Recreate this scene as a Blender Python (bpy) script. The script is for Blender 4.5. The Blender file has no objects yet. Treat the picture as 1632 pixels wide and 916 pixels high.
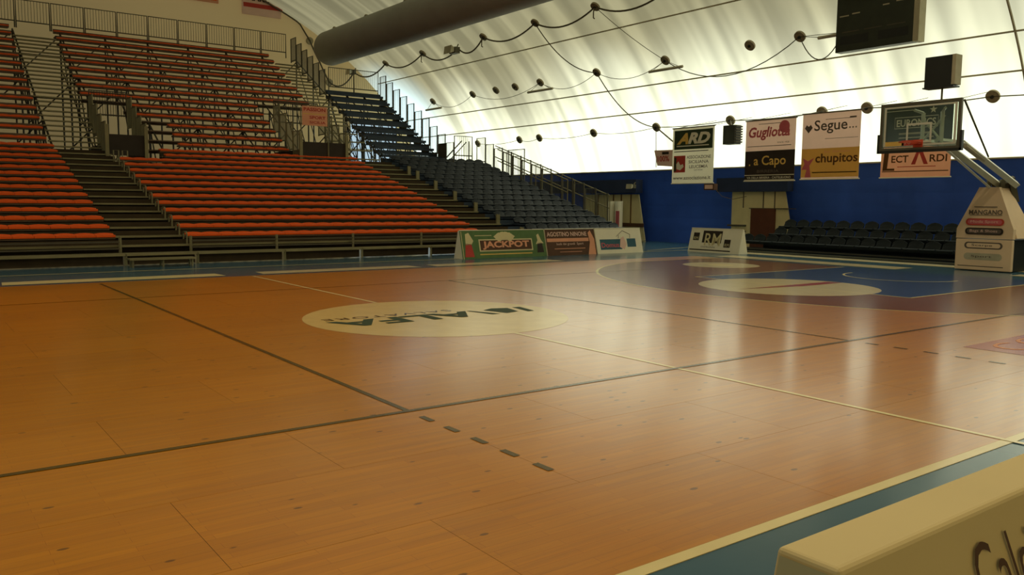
import bpy, math, random
from mathutils import Vector, Matrix
random.seed(7)
S = bpy.context.scene
COL = S.collection
PI = math.pi

# ------------------------------------------------------------------ camera
yaw, pitch, roll = 0.63708775, -0.10068116, 0.00914943
fwd = Vector((math.sin(yaw)*math.cos(pitch), math.cos(yaw)*math.cos(pitch), math.sin(pitch)))
rt = Vector((math.cos(yaw), -math.sin(yaw), 0)); up = rt.cross(fwd)
r2 = rt*math.cos(roll) + up*math.sin(roll); u2 = -rt*math.sin(roll) + up*math.cos(roll)
cd = bpy.data.cameras.new('camera'); cam = bpy.data.objects.new('camera', cd); COL.objects.link(cam)
cam.matrix_world = Matrix(((r2.x, u2.x, -fwd.x, -6.104), (r2.y, u2.y, -fwd.y, -10.0196),
                           (r2.z, u2.z, -fwd.z, 1.5997), (0, 0, 0, 1)))
cd.sensor_width = 36.0; cd.lens = 1331.7/1632*36.0; cd.clip_end = 300
S.camera = cam

# ------------------------------------------------------------------ sky, sun, exposure
w = bpy.data.worlds.new('world'); S.world = w; w.use_nodes = True
bg = w.node_tree.nodes['Background']; bg.inputs[0].default_value = (0.95, 0.96, 0.92, 1); bg.inputs[1].default_value = 0.75
sd = bpy.data.lights.new('sun', 'SUN'); sun = bpy.data.objects.new('sun', sd); COL.objects.link(sun)
sd.energy = 11.0; sd.angle = 0.02; sd.color = (1.0, 0.97, 0.80)
sun_dir = Vector((0.95, -0.30, 0.02)).normalized()          # towards the sun
sun.rotation_euler = sun_dir.to_track_quat('Z', 'Y').to_euler(); sun.location = (60, -20, 40)
S.view_settings.view_transform = 'Standard'; S.view_settings.look = 'None'
S.view_settings.exposure = 0.0; S.view_settings.gamma = 1.0; S.view_settings.use_curve_mapping = False

# ------------------------------------------------------------------ materials
def srgb(c):
    return tuple(((v/255)/12.92 if v/255 <= 0.04045 else ((v/255+0.055)/1.055)**2.4) for v in c) + (1,)

def mat(name, rgb, rough=0.6, metal=0.0, vary=0.12, scale=3.0, spec=0.3, bump=0.0):
    m = bpy.data.materials.new(name); m.use_nodes = True
    nt = m.node_tree; b = nt.nodes['Principled BSDF']
    b.inputs['Roughness'].default_value = rough; b.inputs['Metallic'].default_value = metal
    b.inputs['Specular IOR Level'].default_value = spec
    c = srgb(rgb)
    tc = nt.nodes.new('ShaderNodeTexCoord'); n = nt.nodes.new('ShaderNodeTexNoise')
    n.inputs['Scale'].default_value = scale; n.inputs['Detail'].default_value = 5
    nt.links.new(tc.outputs['Object'], n.inputs['Vector'])
    r = nt.nodes.new('ShaderNodeValToRGB')
    r.color_ramp.elements[0].position = 0.3; r.color_ramp.elements[1].position = 0.7
    r.color_ramp.elements[0].color = tuple(v*(1-vary) for v in c[:3]) + (1,)
    r.color_ramp.elements[1].color = tuple(min(1, v*(1+vary)) for v in c[:3]) + (1,)
    nt.links.new(n.outputs['Fac'], r.inputs['Fac']); nt.links.new(r.outputs['Color'], b.inputs['Base Color'])
    if bump:
        bp = nt.nodes.new('ShaderNodeBump'); bp.inputs['Strength'].default_value = bump
        nt.links.new(n.outputs['Fac'], bp.inputs['Height']); nt.links.new(bp.outputs['Normal'], b.inputs['Normal'])
    return m

def wood_mat():
    m = bpy.data.materials.new('maple_parquet'); m.use_nodes = True
    nt = m.node_tree; N = nt.nodes; L = nt.links; b = N['Principled BSDF']
    tc = N.new('ShaderNodeTexCoord'); oi = N.new('ShaderNodeObjectInfo')
    geo = N.new('ShaderNodeNewGeometry')
    mp = N.new('ShaderNodeMapping'); mp.inputs['Scale'].default_value = (0.55, 9.0, 1); L.new(geo.outputs['Position'], mp.inputs['Vector'])
    g = N.new('ShaderNodeTexNoise'); g.inputs['Scale'].default_value = 2.0; g.inputs['Detail'].default_value = 8; g.inputs['Roughness'].default_value = 0.65
    L.new(mp.outputs['Vector'], g.inputs['Vector'])
    br = N.new('ShaderNodeTexBrick'); br.inputs['Scale'].default_value = 1.0
    br.inputs['Brick Width'].default_value = 0.66; br.inputs['Row Height'].default_value = 0.0625
    br.inputs['Mortar Size'].default_value = 0.0012; br.inputs['Mortar Smooth'].default_value = 0.3; br.inputs['Bias'].default_value = 0.0
    br.inputs['Color1'].default_value = srgb((214, 137, 6)); br.inputs['Color2'].default_value = srgb((205, 128, 5)); br.inputs['Mortar'].default_value = srgb((182, 104, 5))
    L.new(geo.outputs['Position'], br.inputs['Vector'])
    r = N.new('ShaderNodeValToRGB'); r.color_ramp.elements[0].position = 0.25; r.color_ramp.elements[1].position = 0.8
    r.color_ramp.elements[0].color = (0.80, 0.77, 0.72, 1); r.color_ramp.elements[1].color = (1.12, 1.10, 1.10, 1)
    L.new(g.outputs['Fac'], r.inputs['Fac'])
    mx = N.new('ShaderNodeMix'); mx.data_type = 'RGBA'; mx.blend_type = 'MULTIPLY'; mx.inputs[0].default_value = 1
    L.new(br.outputs['Color'], mx.inputs[6]); L.new(r.outputs['Color'], mx.inputs[7])
    # tone of the single panel
    mr = N.new('ShaderNodeMapRange'); mr.inputs[3].default_value = 0.94; mr.inputs[4].default_value = 1.05; L.new(oi.outputs['Random'], mr.inputs[0])
    mv = N.new('ShaderNodeMix'); mv.data_type = 'RGBA'; mv.blend_type = 'MULTIPLY'; mv.inputs[0].default_value = 1
    L.new(mx.outputs[2], mv.inputs[6]); L.new(mr.outputs[0], mv.inputs[7])
    # knots and scuffs
    mp2 = N.new('ShaderNodeMapping'); mp2.inputs['Scale'].default_value = (1.6, 3.2, 1); L.new(geo.outputs['Position'], mp2.inputs['Vector'])
    v = N.new('ShaderNodeTexVoronoi'); v.inputs['Scale'].default_value = 2.3; L.new(mp2.outputs['Vector'], v.inputs['Vector'])
    dn = N.new('ShaderNodeTexNoise'); dn.inputs['Scale'].default_value = 14; L.new(geo.outputs['Position'], dn.inputs['Vector'])
    ad = N.new('ShaderNodeMath'); ad.operation = 'MULTIPLY_ADD'; ad.inputs[1].default_value = 0.06; L.new(dn.outputs['Fac'], ad.inputs[0]); L.new(v.outputs['Distance'], ad.inputs[2])
    kr = N.new('ShaderNodeMapRange'); kr.inputs[1].default_value = 0.115; kr.inputs[2].default_value = 0.145; kr.inputs[3].default_value = 1; kr.inputs[4].default_value = 0
    L.new(ad.outputs[0], kr.inputs[0])
    sp = N.new('ShaderNodeSeparateColor'); L.new(v.outputs['Color'], sp.inputs[0])
    gt = N.new('ShaderNodeMath'); gt.operation = 'GREATER_THAN'; gt.inputs[1].default_value = 0.3; L.new(sp.outputs[0], gt.inputs[0])
    ml = N.new('ShaderNodeMath'); ml.operation = 'MULTIPLY'; L.new(kr.outputs[0], ml.inputs[0]); L.new(gt.outputs[0], ml.inputs[1])
    m2 = N.new('ShaderNodeMath'); m2.operation = 'MULTIPLY'; m2.inputs[1].default_value = 0.75; L.new(ml.outputs[0], m2.inputs[0])
    mk = N.new('ShaderNodeMix'); mk.data_type = 'RGBA'; mk.inputs[7].default_value = srgb((98, 58, 14)); L.new(m2.outputs[0], mk.inputs[0]); L.new(mv.outputs[2], mk.inputs[6])
    L.new(mk.outputs[2], b.inputs['Base Color'])
    rr = N.new('ShaderNodeMapRange'); rr.inputs[3].default_value = 0.24; rr.inputs[4].default_value = 0.40; L.new(g.outputs['Fac'], rr.inputs[0])
    L.new(rr.outputs[0], b.inputs['Roughness']); b.inputs['Specular IOR Level'].default_value = 0.2
    b.inputs['Coat Weight'].default_value = 0.8; b.inputs['Coat Roughness'].default_value = 0.17; b.inputs['Coat IOR'].default_value = 1.5
    return m

def membrane_mat(name, col, trans, streaks=True):
    """translucent tent membrane: diffuse plus transmitted daylight, noise paints light streaks into the colour"""
    m = bpy.data.materials.new(name); m.use_nodes = True
    nt = m.node_tree; N = nt.nodes; L = nt.links
    for n in list(N): N.remove(n)
    out = N.new('ShaderNodeOutputMaterial'); di = N.new('ShaderNodeBsdfDiffuse'); tr = N.new('ShaderNodeBsdfTranslucent')
    mix = N.new('ShaderNodeMixShader'); mix.inputs[0].default_value = trans
    geo = N.new('ShaderNodeNewGeometry')
    mp = N.new('ShaderNodeMapping'); mp.inputs['Scale'].default_value = (0.02, 0.50, 0.03); L.new(geo.outputs['Position'], mp.inputs['Vector'])
    n = N.new('ShaderNodeTexNoise'); n.inputs['Scale'].default_value = 2.5; n.inputs['Detail'].default_value = 1.0; n.inputs['Distortion'].default_value = 0.25
    L.new(mp.outputs['Vector'], n.inputs['Vector'])
    r = N.new('ShaderNodeValToRGB'); e = r.color_ramp.elements
    k = 0.62 if streaks else 0.9  # dark end of the light streaks painted into the colour
    e[0].position = 0.38; e[0].color = tuple(v*k for v in col[:3]) + (1,)
    e[1].position = 0.66; e[1].color = col
    L.new(n.outputs['Fac'], r.inputs['Fac'])
    src = r.outputs['Color']
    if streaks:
        # falloff of daylight with height painted into the membrane colour, tan higher up
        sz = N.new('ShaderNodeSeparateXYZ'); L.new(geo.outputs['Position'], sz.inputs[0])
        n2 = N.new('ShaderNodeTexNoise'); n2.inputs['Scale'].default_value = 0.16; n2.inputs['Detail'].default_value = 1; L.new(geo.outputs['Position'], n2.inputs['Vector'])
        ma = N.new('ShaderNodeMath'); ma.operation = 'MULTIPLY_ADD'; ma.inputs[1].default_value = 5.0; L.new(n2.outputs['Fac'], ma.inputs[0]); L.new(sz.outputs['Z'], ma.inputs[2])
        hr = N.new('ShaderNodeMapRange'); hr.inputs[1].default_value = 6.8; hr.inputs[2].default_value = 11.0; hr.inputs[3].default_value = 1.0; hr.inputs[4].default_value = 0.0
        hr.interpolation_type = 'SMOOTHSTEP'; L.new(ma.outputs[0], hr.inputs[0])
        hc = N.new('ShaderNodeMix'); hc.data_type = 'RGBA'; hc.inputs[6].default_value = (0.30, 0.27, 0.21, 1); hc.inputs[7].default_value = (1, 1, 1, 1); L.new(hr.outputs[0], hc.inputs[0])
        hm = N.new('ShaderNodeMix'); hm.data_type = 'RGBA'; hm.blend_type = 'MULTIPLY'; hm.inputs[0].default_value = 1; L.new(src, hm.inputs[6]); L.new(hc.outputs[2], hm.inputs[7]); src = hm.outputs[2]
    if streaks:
        # bluish daylight glow painted into the membrane colour beside the top of the stand
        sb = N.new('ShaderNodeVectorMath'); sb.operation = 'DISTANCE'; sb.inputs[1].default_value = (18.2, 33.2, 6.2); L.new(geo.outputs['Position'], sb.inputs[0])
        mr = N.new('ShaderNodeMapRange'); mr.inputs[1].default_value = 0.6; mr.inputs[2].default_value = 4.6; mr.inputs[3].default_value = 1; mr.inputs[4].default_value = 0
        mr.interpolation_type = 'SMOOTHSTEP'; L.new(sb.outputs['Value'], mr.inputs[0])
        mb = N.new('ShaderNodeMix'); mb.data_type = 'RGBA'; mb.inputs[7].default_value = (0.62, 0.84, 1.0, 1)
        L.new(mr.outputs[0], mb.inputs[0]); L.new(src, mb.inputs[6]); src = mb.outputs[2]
    L.new(src, di.inputs[0]); L.new(src, tr.inputs[0])
    L.new(di.outputs[0], mix.inputs[1]); L.new(tr.outputs[0], mix.inputs[2]); L.new(mix.outputs[0], out.inputs[0])
    return m

M = dict(
    wood=wood_mat(),
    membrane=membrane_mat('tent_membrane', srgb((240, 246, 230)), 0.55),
    endwall=membrane_mat('end_wall_membrane', srgb((222, 196, 140)), 0.22, False),
    blue_wall=mat('blue_wall_sheet', (56, 96, 196), 0.7, vary=0.12, scale=0.8),
    dark_header=mat('dark_header_band', (34, 44, 70), 0.8),  # dark band above the entrances
    blue_floor=mat('blue_floor_paint', (60, 96, 112), 0.2, vary=0.10, scale=0.7, spec=0.5),
    key_blue=mat('key_blue_paint', (24, 62, 112), 0.2, vary=0.10, scale=0.7, spec=0.5),
    red_floor=mat('russet_floor_paint', (132, 76, 30), 0.2, vary=0.12, scale=0.9, spec=0.5),
    cream_line=mat('cream_line_paint', (250, 226, 160), 0.2, vary=0.06, spec=0.5),
    green_line=mat('dark_green_line_paint', (96, 72, 18), 0.2, vary=0.1, spec=0.5),
    white_decal=mat('white_floor_decal', (226, 206, 160), 0.2, vary=0.04, spec=0.5),
    logo_decal=mat('sponsor_circle_paint', (232, 196, 122), 0.2, vary=0.05, spec=0.5),
    red_decal=mat('red_floor_decal', (176, 60, 36), 0.2, vary=0.06, spec=0.5),
    subfloor=mat('dark_subfloor', (60, 40, 18), 0.8),
    orange=mat('orange_seat_plastic', (236, 92, 20), 0.5, vary=0.16, scale=1.3),
    navy=mat('navy_seat_plastic', (25, 32, 40), 0.45, vary=0.12, scale=1.5),
    dark_seat=mat('dark_bench_plastic', (22, 30, 32), 0.7, vary=0.15, scale=1.5),
    galv=mat('galvanised_steel', (136, 128, 92), 0.55, 0.3, vary=0.15, scale=2.0),
    board=mat('seat_board', (108, 88, 66), 0.7, vary=0.2, scale=2),
    navy_board=mat('navy_board', (50, 62, 76), 0.6, vary=0.15, scale=2),
    dark=mat('dark_fascia', (58, 46, 26), 0.85, vary=0.2),
    scaff=mat('scaffold_steel', (84, 78, 62), 0.6, 0.2, vary=0.15),
    rail=mat('guard_rail_steel', (96, 92, 74), 0.55, 0.3, vary=0.1),
    vompanel=mat('portal_dark_sheet', (58, 50, 40), 0.8),
    duct=mat('grey_duct_fabric', (152, 150, 138), 0.85, vary=0.06, scale=1.2),
    cable=mat('dark_cable', (92, 84, 64), 0.7),
    strap=mat('grey_strap', (176, 168, 140), 0.8),
    disc=mat('anchor_disc_rubber', (150, 138, 108), 0.7, vary=0.2, scale=6),
    black=mat('black_plastic', (40, 42, 36), 0.5, vary=0.1),
    blackgreen=mat('scoreboard_face', (52, 56, 42), 0.45, vary=0.12),
    white=mat('white_vinyl', (236, 228, 200), 0.6, vary=0.03),
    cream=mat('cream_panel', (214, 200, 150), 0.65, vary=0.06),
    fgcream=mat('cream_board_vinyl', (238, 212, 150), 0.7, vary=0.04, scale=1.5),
    pink=mat('pink_vinyl', (228, 190, 170), 0.6, vary=0.03),
    yellow=mat('yellow_vinyl', (226, 184, 92), 0.6, vary=0.05),
    salmon=mat('salmon_vinyl', (226, 158, 120), 0.6, vary=0.04),
    ink=mat('dark_ink', (48, 38, 28), 0.6),
    brownink=mat('brown_ink', (92, 56, 16), 0.6),
    greyink=mat('grey_ink', (96, 84, 72), 0.6),
    redink=mat('red_ink', (184, 62, 48), 0.6),
    roseink=mat('rose_ink', (196, 96, 100), 0.6),
    green=mat('green_vinyl', (84, 112, 62), 0.6, vary=0.12, scale=5),
    greenink=mat('deep_green_ink', (48, 62, 36), 0.6),
    teal=mat('teal_ink', (50, 92, 104), 0.6),
    maroon=mat('brown_vinyl', (84, 54, 32), 0.6, vary=0.1),
    doorbrown=mat('brown_door', (88, 48, 28), 0.6),
    padwhite=mat('pad_white', (226, 196, 158), 0.6, vary=0.04),
    steelwhite=mat('white_painted_steel', (206, 204, 184), 0.45, vary=0.05),
    redpaint=mat('red_paint', (170, 40, 40), 0.45),
    orangerim=mat('orange_rim_paint', (210, 80, 50), 0.45),
)
def glass_mat():
    m = bpy.data.materials.new('backboard_glass'); m.use_nodes = True
    nt = m.node_tree; N = nt.nodes; L = nt.links
    for n in list(N): N.remove(n)
    o = N.new('ShaderNodeOutputMaterial'); t = N.new('ShaderNodeBsdfTransparent'); t.inputs[0].default_value = (0.80, 0.86, 0.80, 1)
    g = N.new('ShaderNodeBsdfGlossy'); g.inputs['Roughness'].default_value = 0.06; mx = N.new('ShaderNodeMixShader'); mx.inputs[0].default_value = 0.07
    L.new(t.outputs[0], mx.inputs[1]); L.new(g.outputs[0], mx.inputs[2]); L.new(mx.outputs[0], o.inputs[0])
    return m
M['glass'] = glass_mat()
def add_translucency(m, f):
    """thin printed vinyl lets some of the daylight behind it through"""
    nt = m.node_tree; N = nt.nodes; L = nt.links; b = N['Principled BSDF']; o = [n for n in N if n.type == 'OUTPUT_MATERIAL'][0]
    t = N.new('ShaderNodeBsdfTranslucent'); mx = N.new('ShaderNodeMixShader'); mx.inputs[0].default_value = f
    L.new(b.inputs['Base Color'].links[0].from_socket, t.inputs[0]); L.new(b.outputs[0], mx.inputs[1]); L.new(t.outputs[0], mx.inputs[2]); L.new(mx.outputs[0], o.inputs[0])
for k_, c_ in (('white', (236, 228, 200)), ('pink', (228, 190, 170)), ('salmon', (226, 158, 120)), ('yellow', (226, 184, 92))):
    M['sheet_'+k_] = mat('banner_vinyl_'+k_, c_, 0.6, vary=0.03); add_translucency(M['sheet_'+k_], 0.36)

def pvc_mat():
    m = bpy.data.materials.new('clear_pvc'); m.use_nodes = True
    nt = m.node_tree; N = nt.nodes; L = nt.links
    for n in list(N): N.remove(n)
    o = N.new('ShaderNodeOutputMaterial'); t = N.new('ShaderNodeBsdfTransparent'); t.inputs[0].default_value = (0.62, 0.84, 1.0, 1)
    L.new(t.outputs[0], o.inputs[0]); return m
M['pvc'] = pvc_mat()

# ------------------------------------------------------------------ building helpers
WL = {}                                     # world location of each object's origin
def link(o, parent=None, loc=(0, 0, 0)):
    COL.objects.link(o); loc = Vector(loc)
    if parent is not None:
        o.parent = parent; o.location = loc - WL[parent.name]
    else: o.location = loc
    WL[o.name] = loc
    return o
def tag(o, label=None, cat=None, group=None, kind=None):
    if label: o['label'] = label
    if cat: o['category'] = cat
    if group: o['group'] = group
    if kind: o['kind'] = kind
    return o
def thing(name, loc, label, cat, group=None):
    o = bpy.data.objects.new(name, None); o.empty_display_size = 0.1; link(o, None, loc)
    return tag(o, label, cat, group)
class MB:
    def __init__(s): s.v = []; s.f = []
    def quad(s, a, b, c, d):
        i = len(s.v); s.v += [tuple(a), tuple(b), tuple(c), tuple(d)]; s.f.append((i, i+1, i+2, i+3)); return s
    def poly(s, pts):
        i = len(s.v); s.v += [tuple(p) for p in pts]; s.f.append(tuple(range(i, i+len(pts)))); return s
    def hexa(s, p):                          # 8 corners: bottom ring then top ring
        i = len(s.v); s.v += [tuple(q) for q in p]
        for f in ((0, 3, 2, 1), (4, 5, 6, 7), (0, 1, 5, 4), (1, 2, 6, 5), (2, 3, 7, 6), (3, 0, 4, 7)): s.f.append(tuple(i+k for k in f))
        return s
    def box(s, x0, x1, y0, y1, z0, z1):
        return s.hexa([(x0, y0, z0), (x1, y0, z0), (x1, y1, z0), (x0, y1, z0), (x0, y0, z1), (x1, y0, z1), (x1, y1, z1), (x0, y1, z1)])
    def tube(s, pts, r, n=6, cap=True, r2=None):
        pts = [Vector(p) for p in pts]; base = len(s.v); prev = None
        for k, p in enumerate(pts):
            d = (pts[min(k+1, len(pts)-1)] - pts[max(k-1, 0)]).normalized()
            if prev is None: a = d.orthogonal().normalized()
            else: a = (prev - d*prev.dot(d)).normalized()
            prev = a; b = d.cross(a); rr = r if r2 is None else r + (r2-r)*k/(len(pts)-1)
            for j in range(n):
                t = 2*PI*(j+0.5)/n; s.v.append(tuple(p + a*math.cos(t)*rr + b*math.sin(t)*rr))
        for k in range(len(pts)-1):
            for j in range(n):
                s.f.append((base+k*n+j, base+k*n+(j+1) % n, base+(k+1)*n+(j+1) % n, base+(k+1)*n+j))
        if cap:
            s.f.append(tuple(base+j for j in range(n))[::-1]); e = base+(len(pts)-1)*n; s.f.append(tuple(e+j for j in range(n)))
        return s
    def bar(s, a, b, wd):                     # square bar
        return s.tube([a, b], wd*0.7071, 4)
    def mesh(s, name, m, off=(0, 0, 0), smooth=False):
        me = bpy.data.meshes.new(name); ox, oy, oz = off
        me.from_pydata([(x-ox, y-oy, z-oz) for x, y, z in s.v], [], s.f); me.materials.append(m)
        if smooth: me.polygons.foreach_set('use_smooth', [True]*len(me.polygons))
        me.update(); return me
    def build(s, name, m, parent=None, kind=None, label=None, smooth=False, origin=None):
        off = WL[parent.name] if parent is not None else Vector(origin or (0, 0, 0))
        o = bpy.data.objects.new(name, s.mesh(name, m, off, smooth)); link(o, parent, off)
        if kind: o['kind'] = kind
        if label: o['label'] = label
        return o
def bevel(o, wdt=0.01, seg=2):
    b = o.modifiers.new('bevel', 'BEVEL'); b.width = wdt; b.segments = seg; b.limit_method = 'ANGLE'; return o
def disc_pts(c, r, n=48, ry=None, a0=0, a1=2*PI):
    ry = ry or r
    return [(c[0]+r*math.cos(a0+(a1-a0)*k/n), c[1]+ry*math.sin(a0+(a1-a0)*k/n), c[2]) for k in range(n)]

_tc = {}
def text_mesh(s, bold=0.0, shear=0.0, space=1.0):
    key = (s, bold, shear, space)
    if key in _tc: return _tc[key]
    cu = bpy.data.curves.new('t', 'FONT'); cu.body = s; cu.offset = bold; cu.shear = shear; cu.space_character = space; cu.resolution_u = 3
    ob = bpy.data.objects.new('t', cu); COL.objects.link(ob)
    me = bpy.data.meshes.new_from_object(ob.evaluated_get(bpy.context.evaluated_depsgraph_get()))
    v = [tuple(p.co) for p in me.vertices]; f = [tuple(p.vertices) for p in me.polygons]
    bpy.data.objects.remove(ob); bpy.data.curves.remove(cu); bpy.data.meshes.remove(me)
    x0 = min(p[0] for p in v); x1 = max(p[0] for p in v); y0 = min(p[1] for p in v); y1 = max(p[1] for p in v)
    v = [((p[0]-x0)/(x1-x0), (p[1]-y0)/(y1-y0)) for p in v]
    _tc[key] = (v, f); return v, f
class Face:
    """a flat printed surface: origin bottom left, r to the right, u up, prints lie a few mm proud along n"""
    def __init__(s, o, r, u, parent, n=None):
        s.o = Vector(o); s.r = Vector(r); s.u = Vector(u); s.p = parent
        s.n = Vector(n) if n else s.r.normalized().cross(s.u.normalized())
    def P(s, a, b, d=0.004): return s.o + s.r*a + s.u*b + s.n*d
    def text(s, t, a, b, wd, h, m, name='lettering', bold=0.0, shear=0.0, d=0.008, space=1.0):
        v, f = text_mesh(t, bold, shear, space); mb = MB(); mb.v = [tuple(s.P(a+x*wd, b+y*h, d)) for x, y in v]; mb.f = f
        return mb.build(name, m, s.p)
    def rect(s, a, b, wd, h, m, name='printed_panel', d=0.004):
        return MB().quad(s.P(a, b, d), s.P(a+wd, b, d), s.P(a+wd, b+h, d), s.P(a, b+h, d)).build(name, m, s.p)
    def poly(s, pts, m, name='printed_shape', d=0.006):
        return MB().poly([s.P(a, b, d) for a, b in pts]).build(name, m, s.p)
    def pill(s, a, b, wd, h, m, name='printed_pill', d=0.004, asp=1.0):
        pts = []
        rr = h/2*asp
        for k in range(9): t = -PI/2+PI*k/8; pts.append((a+wd-rr+rr*math.cos(t), b+h/2+h/2*math.sin(t)))
        for k in range(9): t = PI/2+PI*k/8; pts.append((a+rr+rr*math.cos(t), b+h/2+h/2*math.sin(t)))
        return s.poly(pts, m, name, d)
ORD = ['first', 'second', 'third', 'fourth', 'fifth', 'sixth', 'seventh', 'eighth', 'ninth', 'tenth', 'eleventh', 'twelfth',
       'thirteenth', 'fourteenth', 'fifteenth', 'sixteenth', 'seventeenth', 'eighteenth']

# ------------------------------------------------------------------ tent shell
HA, HH = 20.5, 14.0
YN, YF = -22.0, 34.5
def vx(z): return HA*math.sqrt(max(0.0, 1-(z/HH)**2))
def vp(z, y, inset=0.0, sgn=1):
    x = vx(z); n = Vector((x/HA**2, 0, z/HH**2)).normalized(); return Vector((sgn*(x-n.x*inset), y, z-n.z*inset))
def vn(z): x = vx(z); return Vector((x/HA**2, 0, z/HH**2)).normalized()
a0 = math.asin(3.0/HH); NT = 56; ny = int((YF-YN)/0.35)
mb = MB()
for j in range(ny+1):
    y = YN+(YF-YN)*j/ny; ph = ((y-0.43)/3.85) % 1.0
    bul = 0.10*math.sin(PI*ph)**0.8 + 0.02*math.sin(y*4.1)+0.015*math.sin(y*7.7+1)
    for i in range(NT+1):
        t = a0+(PI-2*a0)*i/NT; e = min(1.0, min(i, NT-i)/4)
        n = Vector((math.cos(t)/HA, 0, math.sin(t)/HH)).normalized()
        mb.v.append((HA*math.cos(t)+n.x*bul*e, y, HH*math.sin(t)+n.z*bul*e))
for j in range(ny):
    for i in range(NT):
        a = j*(NT+1)+i; mb.f.append((a, a+1, a+NT+2, a+NT+1))
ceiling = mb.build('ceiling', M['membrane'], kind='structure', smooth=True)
def arch_outline(y, n=60, z0=0.0):
    return [(HA*math.cos(PI*i/n), y, max(z0, HH*math.sin(PI*i/n))) for i in range(n+1)]
mb = MB()
def zo(x): return HH*1.012*math.sqrt(max(0, 1-(x/(HA*1.012))**2))
xs = [-20.7, -19.5, -18, -15, -12, -8, -4, 0, 4, 8, 11, 13, 15.2, 15.8, 16.4, 17.0, 17.6, 18.2, 19.0, 19.8, 20.3, 20.7]
for a, b in zip(xs[:-1], xs[1:]):
    if 15.1 < a < 18.1:
        mb.quad((a, YF, 0), (b, YF, 0), (b, YF, 2.9), (a, YF, 2.9))
        mb.quad((a, YF, min(6.3, zo(a))), (b, YF, min(6.3, zo(b))), (b, YF, zo(b)), (a, YF, zo(a)))
    else: mb.quad((a, YF, 0), (b, YF, 0), (b, YF, zo(b)), (a, YF, zo(a)))
mb.build('wall_far', M['endwall'], kind='structure')
w1 = MB().poly([(15.2, YF-0.01, 2.9), (18.2, YF-0.01, 2.9), (18.2, YF-0.01, 6.3), (15.2, YF-0.01, 6.3)]).build('window_1', M['pvc'], kind='structure')
for x in (15.2, 16.7, 18.2): MB().box(x-0.03, x+0.03, YF-0.06, YF, 2.9, 6.3).build('mullion', M['strap'], w1)
for z in (2.9, 4.6, 6.3): MB().box(15.2, 18.2, YF-0.05, YF-0.01, z-0.03, z+0.03).build('mullion', M['strap'], w1)
MB().poly(arch_outline(YN)).build('wall_near', M['endwall'], kind='structure')
for nm, sg in (('wall_right', 1), ('wall_left', -1)):
    mb = MB()
    for k in range(6):
        z0, z1 = 3.06*k/6, 3.06*(k+1)/6
        mb.quad(*( (sg*(vx(z0)-0.03), YN, z0), (sg*(vx(z0)-0.03), YF, z0), (sg*(vx(z1)-0.03), YF, z1), (sg*(vx(z1)-0.03), YN, z1)))
    wl = mb.build(nm, M['blue_wall'], kind='structure', smooth=True)
    if sg == 1: wall_right = wl
# horizontal straps on the membrane and one arch seam
for z in (8.3, 6.32, 5.36):
    MB().tube([vp(z, YN+1+(YF-YN-2)*k/40, 0.06) for k in range(41)], 0.028, 5).build('seam_strap', M['strap'], ceiling)
MB().tube([vp(3.1+10.7*k/30, 0.43, 0.05) for k in range(31)], 0.035, 5).build('arch_seam', M['strap'], ceiling)
MB().tube([vp(3.05, YN+1+(YF-YN-2)*k/20, 0.06) for k in range(21)], 0.03, 5).build('band_edging', M['strap'], wall_right)

# ------------------------------------------------------------------ floor and court paint
floor = MB().box(-21, 21, YN, YF, -0.2, 0.0).build('floor', M['blue_floor'], kind='structure')
MB().quad((-14, -7.5, 0.003), (14, -7.5, 0.003), (14, 7.6, 0.003), (-14, 7.6, 0.003)).build('subfloor', M['subfloor'], floor)
pc = {}
def panel_mesh(lx, ly):
    k = (round(lx, 3), round(ly, 3))
    if k not in pc:
        g = 0.0013; pc[k] = MB().box(g, lx-g, g, ly-g, 0.0, 0.012).mesh('floor_panel', M['wood'])
    return pc[k]
for r in range(15):
    y = -7.5+r; x = -12.0 if r % 2 == 0 else -13.0
    while x < 14:
        xe = min(14.0, x+2); o = bpy.data.objects.new('floor_panel', panel_mesh(xe-x, 1.0 if r < 14 else 1.1))
        link(o, floor, (x, y, 0.0)); x += 2
ZL = 0.013
def paint(name, pts, m, z=ZL):
    return MB().poly([(p[0], p[1], z) for p in pts]).build(name, M[m], floor)
def line(name, x0, y0, x1, y1, wd, m='cream_line', z=0.0146):
    d = Vector((x1-x0, y1-y0)).normalized()*wd/2; n = Vector((-d.y, d.x))
    return paint(name, [(x0-n.x, y0-n.y), (x1-n.x, y1-n.y), (x1+n.x, y1+n.y), (x0+n.x, y0+n.y)], m, z)
def ring(name, cx, cy, r, wd, a0, a1, m='cream_line', z=0.0146, n=40):
    mb = MB()
    for k in range(n):
        t0, t1 = a0+(a1-a0)*k/n, a0+(a1-a0)*(k+1)/n
        mb.quad(*[(cx+q*math.cos(t), cy+q*math.sin(t), z) for q, t in ((r-wd/2, t0), (r-wd/2, t1), (r+wd/2, t1), (r+wd/2, t0))])
    return mb.build(name, M[m], floor)
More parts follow.
